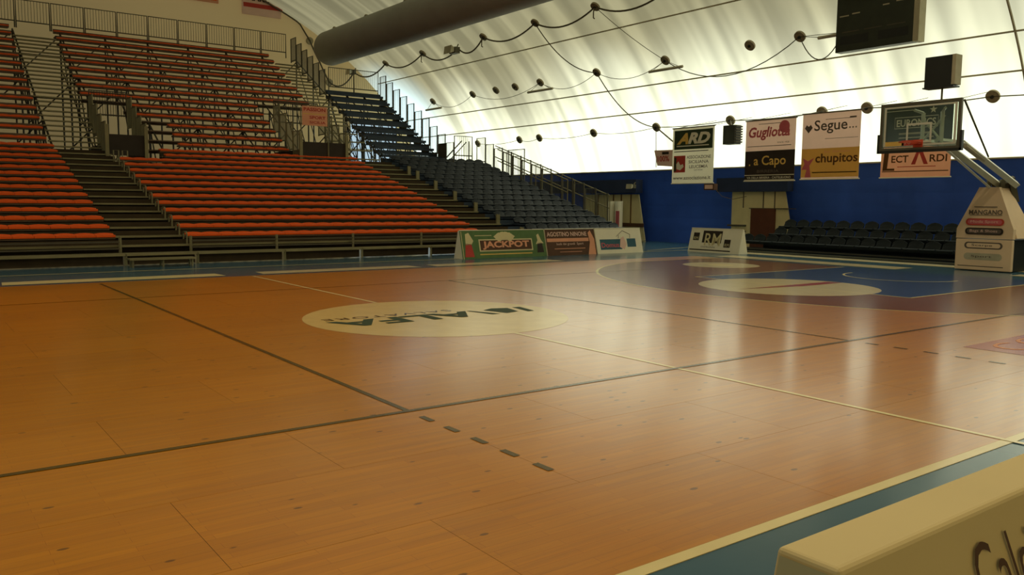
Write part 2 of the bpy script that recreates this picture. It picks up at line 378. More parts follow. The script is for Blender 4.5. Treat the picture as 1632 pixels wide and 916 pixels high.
# three-point area: shallow arc of 7 m about the hoop
HX, HR = 12.35, 6.9
ang = math.asin(6.6/HR)
arc = [(HX-HR*math.cos(t), HR*math.sin(t)) for t in [ang-2*ang*k/40 for k in range(41)]]
paint('three_point_area', [(14, 6.6)]+arc+[(14, -6.6)], 'red_floor', 0.0126)
mb = MB()
prev = None
pts = [(14.0, 6.6)]+arc+[(14.0, -6.6)]
for a, b in zip(pts[:-1], pts[1:]):
    d = (Vector(b)-Vector(a)).normalized()*0.03; n = Vector((-d.y, d.x))
    mb.quad((a[0]-n.x, a[1]-n.y, 0.0146), (b[0]-n.x, b[1]-n.y, 0.0146), (b[0]+n.x, b[1]+n.y, 0.0146), (a[0]+n.x, a[1]+n.y, 0.0146))
mb.build('three_point_line', M['cream_line'], floor)
paint('key_area', [(8.2, -2.45), (14.0, -2.45), (14.0, 2.45), (8.2, 2.45)], 'key_blue', 0.0132)
for y in (-2.45, 2.45): line('key_line', 8.2, y, 14.0, y, 0.05)
line('free_throw_line', 8.2, -2.45, 8.2, 2.45, 0.05)
ring('no_charge_arc', 12.425, 0, 1.25, 0.05, PI/2, 3*PI/2)
MB().poly(disc_pts((8.1, 0, 0.0140), 1.72)).build('free_throw_circle', M['white_decal'], floor)
MB().poly(disc_pts((11.6, 4.55, 0.0140), 1.0)).build('floor_sponsor_circle', M['white_decal'], floor)
MB().poly(disc_pts((11.6, 4.55, 0.0146), 0.34, 24)).build('sponsor_mark', M['cream_line'], floor)
MB().quad((6.75, 0.14, 0.0150), (9.7, 0.14, 0.0150), (9.8, -0.14, 0.0150), (8.4, -0.14, 0.0150)).build('sponsor_band', M['red_decal'], floor)
MB().poly(disc_pts((0, 0, 0.0134), 1.85)).build('centre_circle', M['logo_decal'], floor)
line('centre_line', 0, 1.85, 0, 7.5, 0.05); line('centre_line', 0, -1.85, 0, -8.3, 0.05)
MB().box(-14, 14, -7.575, -7.5, 0, 0.012).build('near_sideline', M['cream_line'], floor)
line('volleyball_sideline', -12, -4.5, 9.0, -4.5, 0.055, 'green_line', 0.0151)
line('volleyball_sideline', -12, 4.5, 9.0, 4.5, 0.04, 'green_line', 0.0147)
for x in (-3, 3):
    line('attack_line', x, -4.48, x, 7.3 if x < 0 else 4.5, 0.05 if x < 0 else 0.045, 'green_line', 0.0149)
    for k in range(5):
        y = -4.70-0.345*k; line('attack_line_dash', x, y, x, y-0.16, 0.05, 'green_line', 0.0149)
# centre sponsor lettering, reads from the stand side
cf = Face((1.62, 0.22, 0.0095), (-1, 0, 0), (0, -1, 0), floor, (0, 0, 1))
cf.text('ALFA', 1.0, 0.0, 2.2, 0.52, M['greenink'], bold=0.03)
cf.poly([(0.0, 0.0), (0.10, 0.50), (0.22, 0.50), (0.14, 0.0)], M['greenink'], 'logo_stroke')
cf.poly([(0.25, 0.02), (0.34, 0.42), (0.60, 0.50), (0.72, 0.06), (0.50, -0.06)], M['greenink'], 'logo_stroke')
cf.poly([(0.72, 0.5), (0.86, 0.5), (0.98, 0.0), (0.92, 0.0)], M['greenink'], 'logo_stroke')
cf.text('SALVATORE', 1.15, -0.28, 2.0, 0.17, M['green_line'], space=1.2)
# red sponsor rectangle at the right
paint('floor_sponsor_rectangle', [(3.7, -6.15), (7.6, -6.15), (7.6, -5.48), (3.7, -5.48)], 'red_decal', 0.0142)
Face((3.95, -6.02, 0.0085), (1, 0, 0), (0, 1, 0), floor, (0, 0, 1)).text('COS', 0, 0, 1.6, 0.42, M['salmon'], bold=-0.01)
# white sponsor strips on the blue border, all flat on the floor
for i, (x0, x1) in enumerate(((-4.55, -0.45), (0.35, 4.35), (4.8, 8.95))):
    paint('sponsor_strip', [(x0, 7.86), (x1, 7.86), (x1-0.05, 8.5), (x0+0.05, 8.5)], 'cream_line' if i == 0 else 'white_decal', 0.006)
paint('sponsor_strip', [(14.45, 1.3), (15.35, 1.3), (15.35, 7.2), (14.45, 7.2)], 'white_decal', 0.006)
paint('sponsor_strip', [(16.45, -1.0), (17.2, -1.0), (17.2, 8.2), (16.45, 8.2)], 'white_decal', 0.006)
paint('sponsor_strip', [(15.0, -3.4), (15.6, -3.4), (15.6, -1.2), (15.0, -1.2)], 'white_decal', 0.006)
line('runoff_line', -8, 10.05, 20, 10.05, 0.08, 'cream_line', 0.005)
line('runoff_line', 14.9, 10.5, 20, 12.0, 0.07, 'cream_line', 0.005)

# ------------------------------------------------------------------ grandstand
NL = 14
def tl(i): return 12.5+0.7*i, 0.46+0.207*i            # lower tread nosing
def tu(j): return 22.3+0.7*j, 3.40+0.40*j             # upper tread nosing
def seat_yz(i):                                       # front of the seats of row i (0..27)
    if i < NL: y, z = tl(i); return y+0.3, z+0.25
    y, z = tu(i-NL); return y+0.3, z+0.28
gs = thing('grandstand', (4, 11.8, 0), 'large scaffold grandstand of grey treads carrying the orange seats', 'grandstand')
bs = thing('grandstand', (13.5, 11.9, 0), 'right-hand scaffold stand of grey treads carrying the navy seats', 'grandstand')
SEAT = {}
def seat_mesh(kind):
    if kind in SEAT: return SEAT[kind]
    W, back, m = {'orange': (0.44, 0.05, 'orange'), 'navy': (0.46, 0.17, 'navy'), 'dark': (0.46, 0.24, 'dark_seat')}[kind]
    mb = MB(); n = 5; sec = []
    for k in range(n):
        x = -W/2+W*k/(n-1); e = 1-(2*x/W)**2; b = back*(0.60+0.40*e); dip = 0.022*e
        sec.append([(x, 0.0, -0.055), (x, -0.008, -0.012), (x, 0.03, 0.006-dip*0.4), (x, 0.18, -0.004-dip), (x, 0.31, 0.004),
                    (x, 0.355, b*0.6), (x, 0.375, b), (x, 0.405, b), (x, 0.36, -0.03), (x, 0.17, -0.035-dip), (x, 0.03, -0.05)])
    if kind == 'orange': sec = [[(x, y*0.72, z) for x, y, z in s_] for s_ in sec]
    q = len(sec[0])
    for s_ in sec: mb.v += s_
    for k in range(n-1):
        for j in range(q): mb.f.append((k*q+j, k*q+(j+1) % q, (k+1)*q+(j+1) % q, (k+1)*q+j))
    mb.f.append(tuple(range(q))[::-1]); mb.f.append(tuple((n-1)*q+j for j in range(q)))
    SEAT[kind] = mb.mesh('seat', M[m], smooth=False); return SEAT[kind]
def seat_row(x0, x1, y, z, kind, label, group, pitch, boardmat='board', rot=0):
    """a bench row: shells bolted on one board"""
    n = max(1, int(round((x1-x0)/pitch))); p = (x1-x0)/n
    if rot == 0:
        root = thing('seat_row', ((x0+x1)/2, y, z-0.09), label, 'seat row', group)
        MB().box(x0, x1, y+0.04, y+0.36, z-0.105, z-0.05).build('seat_board', M[boardmat], root)
        for k in range(n):
            o = bpy.data.objects.new('seat', seat_mesh(kind)); link(o, root, (x0+p*(k+0.5), y+random.uniform(-0.006, 0.006), z))
    else:                                             # facing -x, row runs along y; x0,x1 are y limits, y is x
        root = thing('seat_row', (y, (x0+x1)/2, z-0.09), label, 'seat row', group)
        MB().box(y+0.04, y+0.36, x0, x1, z-0.105, z-0.05).build('seat_board', M[boardmat], root)
        for k in range(n):
            o = bpy.data.objects.new('seat', seat_mesh(kind)); link(o, root, (y, x0+p*(k+0.5), z)); o.rotation_euler = (0, 0, -PI/2)
    return root
XL0 = -7.0
def rowname(i, n): return ORD[i]+' from the front' if i < n-3 else ORD[n-1-i].replace('first', 'very') + (' last row' if i == n-1 else ' from its top')
for i in range(NL):
    y, z = seat_yz(i)
    seat_row(XL0, -1.62, y, z, 'orange', 'orange lower seat row left of the stairs, %s from the front' % ORD[i], 'lower orange rows left of the stairs', 0.45)
    x0 = 0.12 if i < 12 else 1.75
    seat_row(x0, 9.5, y, z, 'orange', 'long orange lower seat row right of the stairs, %s from the front' % ORD[i], 'lower orange rows right of the stairs', 0.45)
    if i >= 0:
        seat_row(11.25 if i > 1 else 11.6, 16.05, y, z+0.02, 'navy', 'navy seat row of the right stand, %s from the front' % ORD[i], 'lower navy rows', 0.48, 'navy_board')
for j in range(14):
    y, z = seat_yz(NL+j)
    seat_row(XL0, -1.75, y, z, 'orange', 'orange upper seat row left of the stairs, %s above the lower tier' % ORD[j], 'upper orange rows left of the stairs', 0.45)
    xe = 9.5 if j > 5 else 6.85
    x0 = -0.05 if j > 4 else (2.6 if j < 3 else 1.55)
    seat_row(x0, xe, y, z, 'orange', 'orange upper seat row between the stairs, %s above the lower tier' % ORD[j], 'upper orange rows between the stairs', 0.45)
# treads, risers
def tread(parent, x0, x1, y, z, dep, m='galv', th=0.045): return MB().box(x0, x1, y, y+dep, z-th, z).build('tread', M[m], parent)
for i in range(NL):
    y, z = tl(i)
    for p, x0, x1 in ((gs, XL0, -1.55), (gs, -1.55, 0.1), (gs, 0.1 if i < 12 else 1.72, 9.6), (gs, 9.6, 11.1), (bs, 11.1, 16.15)):
        stair = (x0 in (-1.55, 9.6))
        tread(p, x0+0.01, x1-0.01, y, z, 0.34 if stair else 0.30, 'galv' if (p is gs or stair) else 'navy_board')
    for p, x0, x1 in ((gs, XL0, 0.1 if i > 11 else 11.1), (bs, 11.1, 16.15)):
        MB().box(x0, x1, y+0.30, y+0.33, z-0.21, z+0.12).build('riser', M['dark' if p is gs else 'navy_board'], p)
        if i > 11 and p is gs: MB().box(1.72, 11.1, y+0.30, y+0.33, z-0.21, z+0.12).build('riser', M['dark'], p)
for j in range(14):
    y, z = tu(j)
    x0 = -0.05 if j > 4 else (1.3 if j < 5 else 0)
    for a, b in ((XL0, -1.7), (x0, 9.6 if j > 5 else 6.95)):
        tread(gs, a, b, y, z, 0.56 if (j > 4 or a < -3) else 0.34, 'board')
        MB().box(a, b, y+0.30, y+0.32, z-0.12, z-0.04).build('riser', M['board'], gs)
        if j > 5 or a < -3: MB().box(a, b, y+0.66, y+0.68, z+0.22, z+0.38).build('riser', M['board'], gs)
    if j < 13:
        for h in (0.0, 0.20):
            tread(gs, -1.68, -0.07, y+0.35*(h/0.2), z+h, 0.20)
            if j > 3 or h == 0: tread(gs, 9.62 if j > 5 else 9.3, 10.75, y+0.35*(h/0.2), z+h, 0.20)
    if j < 9:
        MB().box(11.0, 14.0, y, y+0.42, z-0.10, z-0.03).build('tread', M['navy_board'], bs)
        MB().box(11.0, 14.0, y+0.44, y+0.46, z-0.02, z+0.08).build('riser', M['navy_board'], bs)
        MB().box(11.0, 14.0, y+0.24, y+0.50, z+0.14, z+0.24).build('seat_board', M['navy_board'], bs)
        if j > 3: MB().box(11.0, 14.0, y+0.52, y+0.54, z+0.22, z+0.36).build('riser', M['navy_board'], bs)
# upper navy stand: rear board strips seen as dark bands
# scaffold frames (thin, seen through the steps): joined
def frames(parent, x0, x1, ys, zf, step, braces=True):
    mb = MB(); x = x0
    while x <= x1+0.01:
        for a, b in zip(ys[:-1], ys[1:]):
            za, zb = zf(a)-0.12, zf(b)-0.12
            mb.bar((x, a, 0), (x, a, za), 0.05); mb.bar((x, a, za), (x, b, zb), 0.05)
            mb.bar((x, a, max(0.1, za-1.5)), (x, b, max(0.15, zb-1.5)), 0.04)
            if braces: mb.bar((x, a, max(0.2, za-2.0)), (x, b, zb), 0.035)
        mb.bar((x, ys[-1], 0), (x, ys[-1], zf(ys[-1])-0.12), 0.05)
        if braces and x+step <= x1+0.01:
            for a in ys[1::2]:
                z = zf(a)-0.2; mb.bar((x, a, max(0.1, z-1.9)), (x+step, a, z), 0.035); mb.bar((x, a, z-0.9), (x+step, a, z-0.9), 0.03)
        x += step
    return mb.build('scaffold_frame', M['scaff'], parent, kind='stuff')
def zlow(y): return 0.46+0.207*(y-12.5)/0.7
def zup(y): return 3.40+0.40*(y-22.3)/0.7
frames(gs, XL0, 11.0, [22.6, 24.4, 26.2, 28.0, 29.8, 31.9], zup, 1.8)
frames(bs, 11.2, 14.0, [22.6, 24.0, 25.4, 26.8, 28.4], zup, 0.93)
# front: platform, posts and long bright rails below the first row
PX = [-7.0, -4.4, -1.6, 0.1, 2.4, 4.7, 7.0, 9.4, 11.1, 12.8, 14.5, 16.15]
for x0, x1 in zip(PX[:-1], PX[1:]):
    p = gs if x0 < 11 else bs
    MB().box(x0+0.01, x1-0.01, 11.8, 12.35, 0.235, 0.285).build('platform_board', M['galv'], p)
    MB().box(x0+0.05, x1-0.05, 11.92, 11.95, 0.02, 0.235).build('fascia_panel', M['dark'], p)
    MB().bar((x0, 11.84, 0), (x0, 11.84, 0.24), 0.05).build('post', M['galv'], p)
    if not (-1.6 < x0 < 0): MB().bar((x0, 12.42, 0.28), (x0, 12.42, 0.68), 0.05).build('post', M['galv'], p)
for a, b in ((XL0, -1.6), (0.12, 9.5), (11.2, 16.1)):
    p = gs if b < 11 else bs
    for z in (0.385, 0.55): MB().box(a, b, 12.40, 12.43, z-0.018, z+0.018).build('front_rail', M['scaff'], p)
st = thing('step_box', (-0.9, 11.2, 0), 'low portable metal step in front of the left stairs', 'step')
MB().box(-1.68, -0.16, 11.05, 11.4, 0.17, 0.21).build('tread', M['galv'], st)
for x in (-1.6, -0.92, -0.24):
    for y in (11.1, 11.35): MB().bar((x, y, 0), (x, y, 0.17), 0.035).build('leg', M['galv'], st)
# short rail stubs along the stairs
for i in range(0, 12):
    y, z = tl(i)
    s = thing('rail_stub', (0.04, y+0.1, z), 'short grey rail loop on the right edge of the left stairs, %s step up' % ORD[i], 'handrail', 'rail loops of the left stairs')
    MB().tube([(0.04, y+0.05, z), (0.04, y+0.05, z+0.26), (0.04, y+0.11, z+0.31), (0.04, y+0.32, z+0.31), (0.04, y+0.36, z+0.26), (0.04, y+0.36, z)], 0.022, 6).build('loop', M['galv'], s)
    if i % 2 == 0 or i > 9:
        s = thing('rail_post', (11.02, y+0.1, z), 'short olive post on the right edge of the right stairs, %s step up' % ORD[i], 'handrail', 'olive posts of the right stairs')
        MB().box(10.94, 11.08, y+0.05, y+0.11, z, z+0.32).build('plate', M['galv'], s)
        MB().bar((11.01, y+0.14, z), (11.01, y+0.14, z+0.34), 0.03).build('post', M['galv'], s)

# ------------------------------------------------------------------ guard panels
def guard(p0, p1, h, label, group=None, low=0.28, sp=0.11, m='rail', cap=0.028, nm='guard_panel'):
    p0 = Vector(p0); p1 = Vector(p1); U = Vector((0, 0, 1)); root = thing(nm, p0, label, 'railing', group)
    mb = MB(); mb.tube([p0, p0+U*h, p1+U*h, p1], cap, 6); mb.build('frame', M[m], root)
    MB().tube([p0+U*low, p1+U*low], cap, 6).build('lower_rail', M[m], root)
    n = max(2, int((p1-p0).length/sp)); mb = MB()
    for k in range(1, n):
        q = p0.lerp(p1, k/n); mb.bar(q+U*(low if low > 0.15 else 0.03), q+U*h, 0.013)
    mb.build('bars', M[m], root, kind='stuff')
    return root
zt = 8.85
for k in range(13):
    x0 = 10.5-1.33*(k+1); guard((x0+0.03, 31.95, zt), (x0+1.30, 31.95, zt), 1.18, 'rear guard panel above the orange seats, %s from its right end' % ORD[k], 'rear guard panels')
for k in range(2):
    guard((11.35+1.35*k, 28.75, 6.9), (12.68+1.35*k, 28.75, 6.9), 1.2, ('left' if k == 0 else 'right')+' guard panel at the top of the navy boards', 'guard panels above the navy boards')
for k in range(6):                                     # stepped panels beside the orange/navy divide
    j = 13-k; y, z = tu(j)
    guard((10.8, y+0.05, z+0.05), (10.8, y+0.68, z+0.05), 1.2, 'stepped guard panel right of the upper orange rows, %s from the top' % ORD[k], 'stepped guards of the upper stairs', 0.08, 0.06)
for k in range(10):                                    # right edge of the upper stand
    j = 8-k; 
    y, z = (tu(j) if j >= 0 else (22.3+0.7*j, 3.40+0.40*j))
    guard((14.05, y+0.06, z), (14.05, y+0.66, z), 1.25, 'stepped guard panel on the right edge of the upper stand, %s from the top' % ORD[k], 'stepped guards of the upper right edge', 0.05, 0.09, 'scaff')
# dark end panels that close the side of the navy upper boards
for j in range(9):
    y, z = tu(j); MB().box(14.0, 14.03, y, y+0.7, z-0.35, z+0.05).build('end_plate', M['scaff'], bs)
MB().box(14.02, 14.06, 22.3, 22.95, 3.2, 4.25).build('end_panel', M['scaff'], bs)
# portals (vomitories)
def portal(x0, x1, y0, z0, word, mpan, nback):
    t = bpy.data.objects.new('portal', None); t.empty_display_size = 0.1; link(t, gs, ((x0+x1)/2, y0, z0)); t['label'] = 'dark entrance portal '+word
    MB().box(x0, x1, y0, y0+0.04, z0-0.1, z0+0.62).build('front_panel', M[mpan], t)
    for x in (x0, x1): MB().box(x-0.06, x+0.06, y0-0.08, y0, z0-0.3, z0+0.95).build('post', M['galv'], t)
    for x in (x0, x1): MB().box(x-0.02, x+0.02, y0+0.05, y0+2.8, z0-1.6, z0+0.3).build('side_wall', M['vompanel'], t)
    MB().box(x0, x1, y0+0.05, y0+2.8, z0-1.65, z0-1.55).build('landing', M['board'], t)
    for s, x in (('left', x0-0.02), ('right', x1+0.02)):
        for k in range(4):
            y = y0+0.7*k; z = 3.40+0.40*(y-22.3)/0.7
            guard((x, y+0.03, max(z, z0-0.1)), (x, y+0.68, max(z, z0-0.1)), 1.15, '%s side guard of the portal %s, %s from the front' % (s, word, ORD[k]), 'side guards of the portals', 0.05, 0.055, 'galv')
    y = y0+2.85; z = 3.40+0.40*(y-22.3)/0.7
    guard((x0, y, z), (x1, y, z), 0.95, 'rear guard of the portal '+word, 'rear guards of the portals', 0.08, 0.09, 'scaff')
    return t
portal(-0.05, 1.22, 21.65, 3.22, 'beside the left stairs', 'vompanel', 4)
portal(7.08, 9.05, 22.0, 3.34, 'under the small red sign', 'vompanel', 4)
lz = thing('landing_rail', (0.3, 20.6, 2.9), 'grey rail posts at the foot of the left portal', 'handrail')
for x in (0.0, 0.28): MB().tube([(x, 20.9, 2.75), (x, 20.9, 3.25), (x+0.16, 20.9, 3.25), (x+0.16, 20.9, 2.75)], 0.025, 6).build('loop', M['galv'], lz)
MB().box(0.1, 1.72, 21.0, 22.0, 2.72, 2.80).build('portal_landing', M['board'], gs)
# right edge stair of the navy stand
for i in range(2, 14):
    y, z = tl(i)
    guard((16.2, y+0.04, z), (16.2, y+0.66, z), 1.12, 'stepped guard panel on the outer edge of the navy stand, %s step up' % ORD[i], 'outer guards of the navy stand', 0.06, 0.085)
for k, (xa, i0, i1) in enumerate(((15.95, 5, 12), (16.32, 2, 13))):
    (ya, za), (yb, zb) = tl(i0), tl(i1)
    t = thing('stair_handrail', (xa, ya, za), 'long sloping handrail on the '+('inner' if k == 0 else 'outer')+' side of the far right stairs', 'handrail')
    for h in (0.55, 1.05): MB().tube([(xa-0.05, ya, za+h), (xa-0.05, yb, zb+h)], 0.022, 6).build('rail', M['galv'], t)
    for i in range(i0, i1+1, 3): yy, zz = tl(i); MB().bar((xa-0.05, yy, zz), (xa-0.05, yy, zz+1.05), 0.035).build('post', M['galv'], t)
guard((15.2, 23.4, 3.5), (16.2, 23.4, 3.5), 1.2, 'rear guard panel at the head of the far right stairs', None, 0.3, 0.1)
guard((16.2, 22.3, 3.2), (16.2, 23.0, 3.2), 1.4, 'narrow upright guard beside the last navy seat', None, 0.3, 0.09)
guard((16.28, 19.4, 2.5), (16.28, 20.6, 2.5), 1.45, 'tall guard panel halfway up the outer edge of the navy stand', None, 0.1, 0.1)
t = thing('stair_handrail', (15.0, 24.0, 3.4), 'sloping rail rising above the last navy seats', 'handrail')
MB().tube([(14.25, 22.9, 3.45), (15.35, 23.0, 4.45)], 0.03, 6).build('rail', M['scaff'], t)
MB().tube([(14.45, 22.9, 3.35), (15.6, 23.0, 4.4)], 0.025, 6).build('rail', M['scaff'], t)
for k in range(9):
    q = k/8; MB().bar((14.45+1.15*q, 22.95, 3.3+1.05*q), (14.45+1.15*q, 22.95, 3.2), 0.02).build('bar', M['scaff'], t)
MB().bar((15.75, 23.0, 3.2), (15.75, 23.0, 4.45), 0.05).build('post', M['scaff'], t)

# ------------------------------------------------------------------ air duct
du = thing('air_duct', (12.45, YN+2, 9.4), 'thick grey fabric air duct hanging along the tent', 'duct')
YD = 31.0; pts = [(12.45, YN+1, 9.42)]+[(12.45, YN+1+(YD-YN-1.0)*k/12, 9.42) for k in range(1, 13)]
MB().tube(pts, 0.86, 32, cap=True).build('hose', M['duct'], du, smooth=True)
mb = MB(); n = 32
for k in range(7):
    t = PI/2*k/6; mb.v += [(12.45+0.86*math.cos(t)*math.cos(2*PI*j/n), YD+0.45*math.sin(t), 9.42+0.86*math.cos(t)*math.sin(2*PI*j/n)) for j in range(n)]
for k in range(6):
    for j in range(n): mb.f.append((k*n+j, k*n+(j+1) % n, (k+1)*n+(j+1) % n, (k+1)*n+j))
mb.build('end_cap', M['duct'], du, smooth=True)
for y in (30.4, 28.3, 24.4, 20.5, 16.6, 12.7):
    MB().tube([(12.6, y, 10.2), vp(10.67, y, 0.05)], 0.02, 5).build('hanger', M['cable'], du)

# ------------------------------------------------------------------ anchor discs, cables, lamps on the membrane
def anchor(z, y, label, hook=False, r=0.19):
    c = vp(z, y, -0.02 if z > 3 else 0.02); c = vp(z, y, 0.05); n = vn(z)
    t = thing('anchor_disc', c, label, 'anchor disc', 'anchor discs on the tent skin')
    MB().tube([c+n*0.05, c-n*0.025], r, 20).build('plate', M['disc'], t)
    MB().tube([c-n*0.02, c-n*0.07], 0.05, 10).build('bolt', M['black'], t)
    if hook: MB().tube([c-n*0.07, c-n*0.12+Vector((0, 0, -0.12)), c-n*0.12+Vector((0, 0, -0.32)), c-n*0.02+Vector((0, 0, -0.42))], 0.025, 5).build('hook', M['cable'], t)
    return c
top = [30.97, 27.06, 21.71, 17.94, 14.25]
C9 = [anchor(9.03, y, 'anchor disc on the heavy cable below the duct, %s from the left' % ORD[i], i in (1, 2, 4)) for i, y in enumerate(top)]
mid = [29.47, 25.61, 23.59, 22.03, 20.14, 16.37, 12.53, 8.64, 6.68]
C7 = [anchor(7.04, y, 'anchor disc in the middle row of the tent wall, %s from the left' % ORD[i]) for i, y in enumerate(mid)]
lowr = [27.43, 23.73, 22.13, 18.22, 14.4, 10.62, 6.78, 5.16, 1.33]
C4 = [anchor(4.76, y, 'anchor disc in the lowest row of the tent wall, %s from the left' % ORD[i]) for i, y in enumerate(lowr)]
for i, y in enumerate((31.97, 28.28, 24.35)): anchor(10.67, y, 'anchor disc above the grey duct, %s from the left' % ORD[i])
def endp(x, z, d=0.12): return Vector((x, YF-d, z))
E1, E2 = endp(12.82, 10.35), endp(13.94, 8.22)
for c, wd in ((E1, 'beside the duct end'), (E2, 'behind the top railing')):
    t = thing('anchor_disc', c, 'anchor disc on the end wall '+wd, 'anchor disc'); MB().tube([c+Vector((0, 0.1, 0)), c], 0.2, 16).build('plate', M['disc'], t)
def cable(pts, sag, r, label, seg=14):
    t = thing('cable', pts[0], label, 'cable'); mb = MB(); P = []
    for a, b in zip(pts[:-1], pts[1:]):
        a = Vector(a); b = Vector(b)
        for k in range(seg): q = k/seg; p = a.lerp(b, q); p.z -= sag*4*q*(1-q); P.append(p)
    P.append(Vector(pts[-1])); 
    for p in P:
        if 0 < p.z < HH: 
            lim = vx(p.z)-0.08
            if p.x > lim: p.x = lim
    mb.tube(P, r, 5).build('strand', M['cable'], t); return t
cable([endp(11.5, 12.32, 0.2), E1, endp(13.36, 9.3), E2], 0.05, 0.045, 'dark cable running down the end wall past the duct')
LP = Vector((15.25, YF-0.5, 8.85))
cable([E2, LP, C9[0]], 0.45, 0.04, 'dark cable drooping behind the top railing')
FL = vp(9.0, 23.52, 0.35)
cable([C9[0], C9[1], FL, C9[2], C9[3], C9[4], vp(9.03, 10.4, 0.1)], 0.42, 0.036, 'heavy dark cable hung in loops below the duct')
cable([C9[3], C7[5], C4[4]], 0.5, 0.022, 'dark cable dropping in two loops to the small hanging sign')
cable([C4[4], vp(4.05, 13.0, 0.5)], 0.0, 0.03, 'short dark strap holding the small hanging sign')
cable([C4[4], vp(3.2, 14.9, 0.15)], 0.0, 0.015, 'thin pale line down to the blue wall')
cable([C9[4], C7[6]], 0.1, 0.012, 'thin wire slanting to the longest tube lamp')
cable([C7[6], C7[8], vp(7.2, 4.9, 0.1)], 0.9, 0.018, 'thin wire sagging towards the scoreboard')
cable([C7[0], C7[1], C7[4], C7[5], C7[6]], 0.45, 0.012, 'thin wire along the middle row of discs')
cable([C4[0], C4[1], C4[2], C4[3], C4[4]], 0.12, 0.012, 'thin wire along the lowest discs, left half')
cable([C4[4], C4[5], C4[6], C4[7], C4[8], vp(4.76, -3, 0.05)], 0.06, 0.018, 'wire along the lowest discs above the banners')
def flood(c, label, s=1.0):
    c = Vector(c); t = thing('floodlight', c, label, 'lamp')
    MB().box(c.x-0.22*s, c.x+0.05*s, c.y-0.25*s, c.y+0.25*s, c.z-0.16*s, c.z+0.12*s).build('housing', M['rail'], t)
    MB().hexa([(c.x-0.22*s, c.y-0.2*s, c.z-0.1*s), (c.x-0.22*s, c.y+0.2*s, c.z-0.1*s), (c.x-0.5*s, c.y+0.3*s, c.z-0.2*s), (c.x-0.5*s, c.y-0.3*s, c.z-0.2*s),
               (c.x-0.22*s, c.y-0.2*s, c.z+0.08*s), (c.x-0.22*s, c.y+0.2*s, c.z+0.08*s), (c.x-0.45*s, c.y+0.3*s, c.z+0.16*s), (c.x-0.45*s, c.y-0.3*s, c.z+0.16*s)]).build('reflector', M['strap'], t)
    MB().bar(c+Vector((0.02, 0, 0.1*s)), c+Vector((0.12, 0, 0.3*s)), 0.04).build('bracket', M['cable'], t)
flood(FL+Vector((-0.12, 0, -0.1)), 'boxy floodlight on the heavy looped cable')
flood(LP, 'dark floodlight drooping behind the top railing', 0.8)
flood((19.0, 15.4, 2.35), 'pale floodlight under the edge of the blue wall', 0.55)
# unseen fill lamps, added over the court to brighten the floor
for i, (lx, ly) in enumerate(((-8.0, -6.0), (-8.0, 4.0), (0.0, -6.0), (0.0, 4.0), (7.0, -5.0))):
    ld = bpy.data.lights.new('fill_lamp_light', 'AREA'); ld.shape = 'DISK'; ld.size = 0.7; ld.energy = 185; ld.color = (1.0, 0.88, 0.62)
    t = thing('fill_lamp', (lx, ly, 11.3), 'round added fill lamp over the court, '+ORD[i], 'lamp', 'added fill lamps over the court')
    MB().tube([(lx, ly, 11.62), (lx, ly, 11.36)], 0.18, 16, r2=0.46).build('fill_lamp_shade', M['rail'], t)
    MB().tube([(lx, ly, 11.62), (lx, ly, HH*math.sqrt(1-(lx/HA)**2)-0.02)], 0.02, 6).build('hanger', M['cable'], t)
    lo = bpy.data.objects.new('fill_lamp_light', ld); link(lo, t, (lx, ly, 11.33))
TL = [((17.25, 29.47, 6.52), (17.25, 27.87, 6.52), C7[0], 'leftmost unlit tube lamp beside the top of the stand'), ((17.3, 20.55, 6.58), (17.3, 18.76, 6.58), C7[4], 'unlit tube lamp hanging over the far right stairs'),
      ((17.3, 12.99, 6.6), (17.3, 11.29, 6.6), C7[6], 'longest unlit tube lamp above the dark louvred box'), ((17.3, 5.75, 6.78), (17.3, 4.1, 6.78), C7[8], 'unlit tube lamp half behind the scoreboard')]
for a, b, c, lb in TL:
    t = thing('tube_lamp', a, lb, 'lamp', 'tube lamps hung from the tent'); a = Vector(a); b = Vector(b)
    MB().bar(a, b, 0.075).build('tube_housing', M['strap'], t)
    for e in (a.lerp(b, 0.08), a.lerp(b, 0.92)): MB().tube([e, c], 0.01, 4).build('wire', M['cable'], t)

# ------------------------------------------------------------------ banners over the blue wall
def banner(name, x, y0, y1, z0, z1, m, label, group='sponsor banners over the blue wall', cat='banner'):
    """vertical sheet facing the court, y0 is the left edge as seen from the court"""
    root = thing(name, (x, (y0+y1)/2, z0), label, cat, group)
    mb = MB(); n = 8                             # one thickness of cloth
    for k in range(n+1):
        y = y0+(y1-y0)*k/n; mb.v += [(x, y, z0), (x, y, z1)]
    for k in range(n): a = 2*k; mb.f.append((a, a+2, a+3, a+1))
    mb.build('sheet', M['sheet_'+m], root)
    MB().tube([(x, y0+0.03, z1), (x, y1-0.03, z1)], 0.022, 6).build('top_rod', M['cable'], root)
    MB().tube([(x, y0+0.03, z0), (x, y1-0.03, z0)], 0.018, 6).build('bottom_rod', M['white'], root)
    for y in (y0-0.15, y1+0.15):
        MB().tube([(x, y, z1), vp(z1+0.45, y, 0.05)], 0.008, 4).build('cord', M['cable'], root)
    return root, Face((x, y0, z0), (0, -1, 0), (0, 0, 1), root, (-1, 0, 0))
r, f = banner('sponsor_banner', 17, 11.39, 9.46, 2.36, 4.35, 'white', 'square banner with slanted ARD letters on dark green')
f.rect(0.08, 1.22, 1.78, 0.68, M['greenink']); f.text('A', 0.2, 1.40, 0.56, 0.40, M['yellow'], bold=0.05, shear=0.35); f.text('RD', 0.72, 1.40, 1.03, 0.40, M['white'], bold=0.05, shear=0.3)
f.rect(0.2, 1.32, 1.5, 0.035, M['white'], d=0.008); f.rect(0.08, 1.13, 1.6, 0.03, M['greyink'])
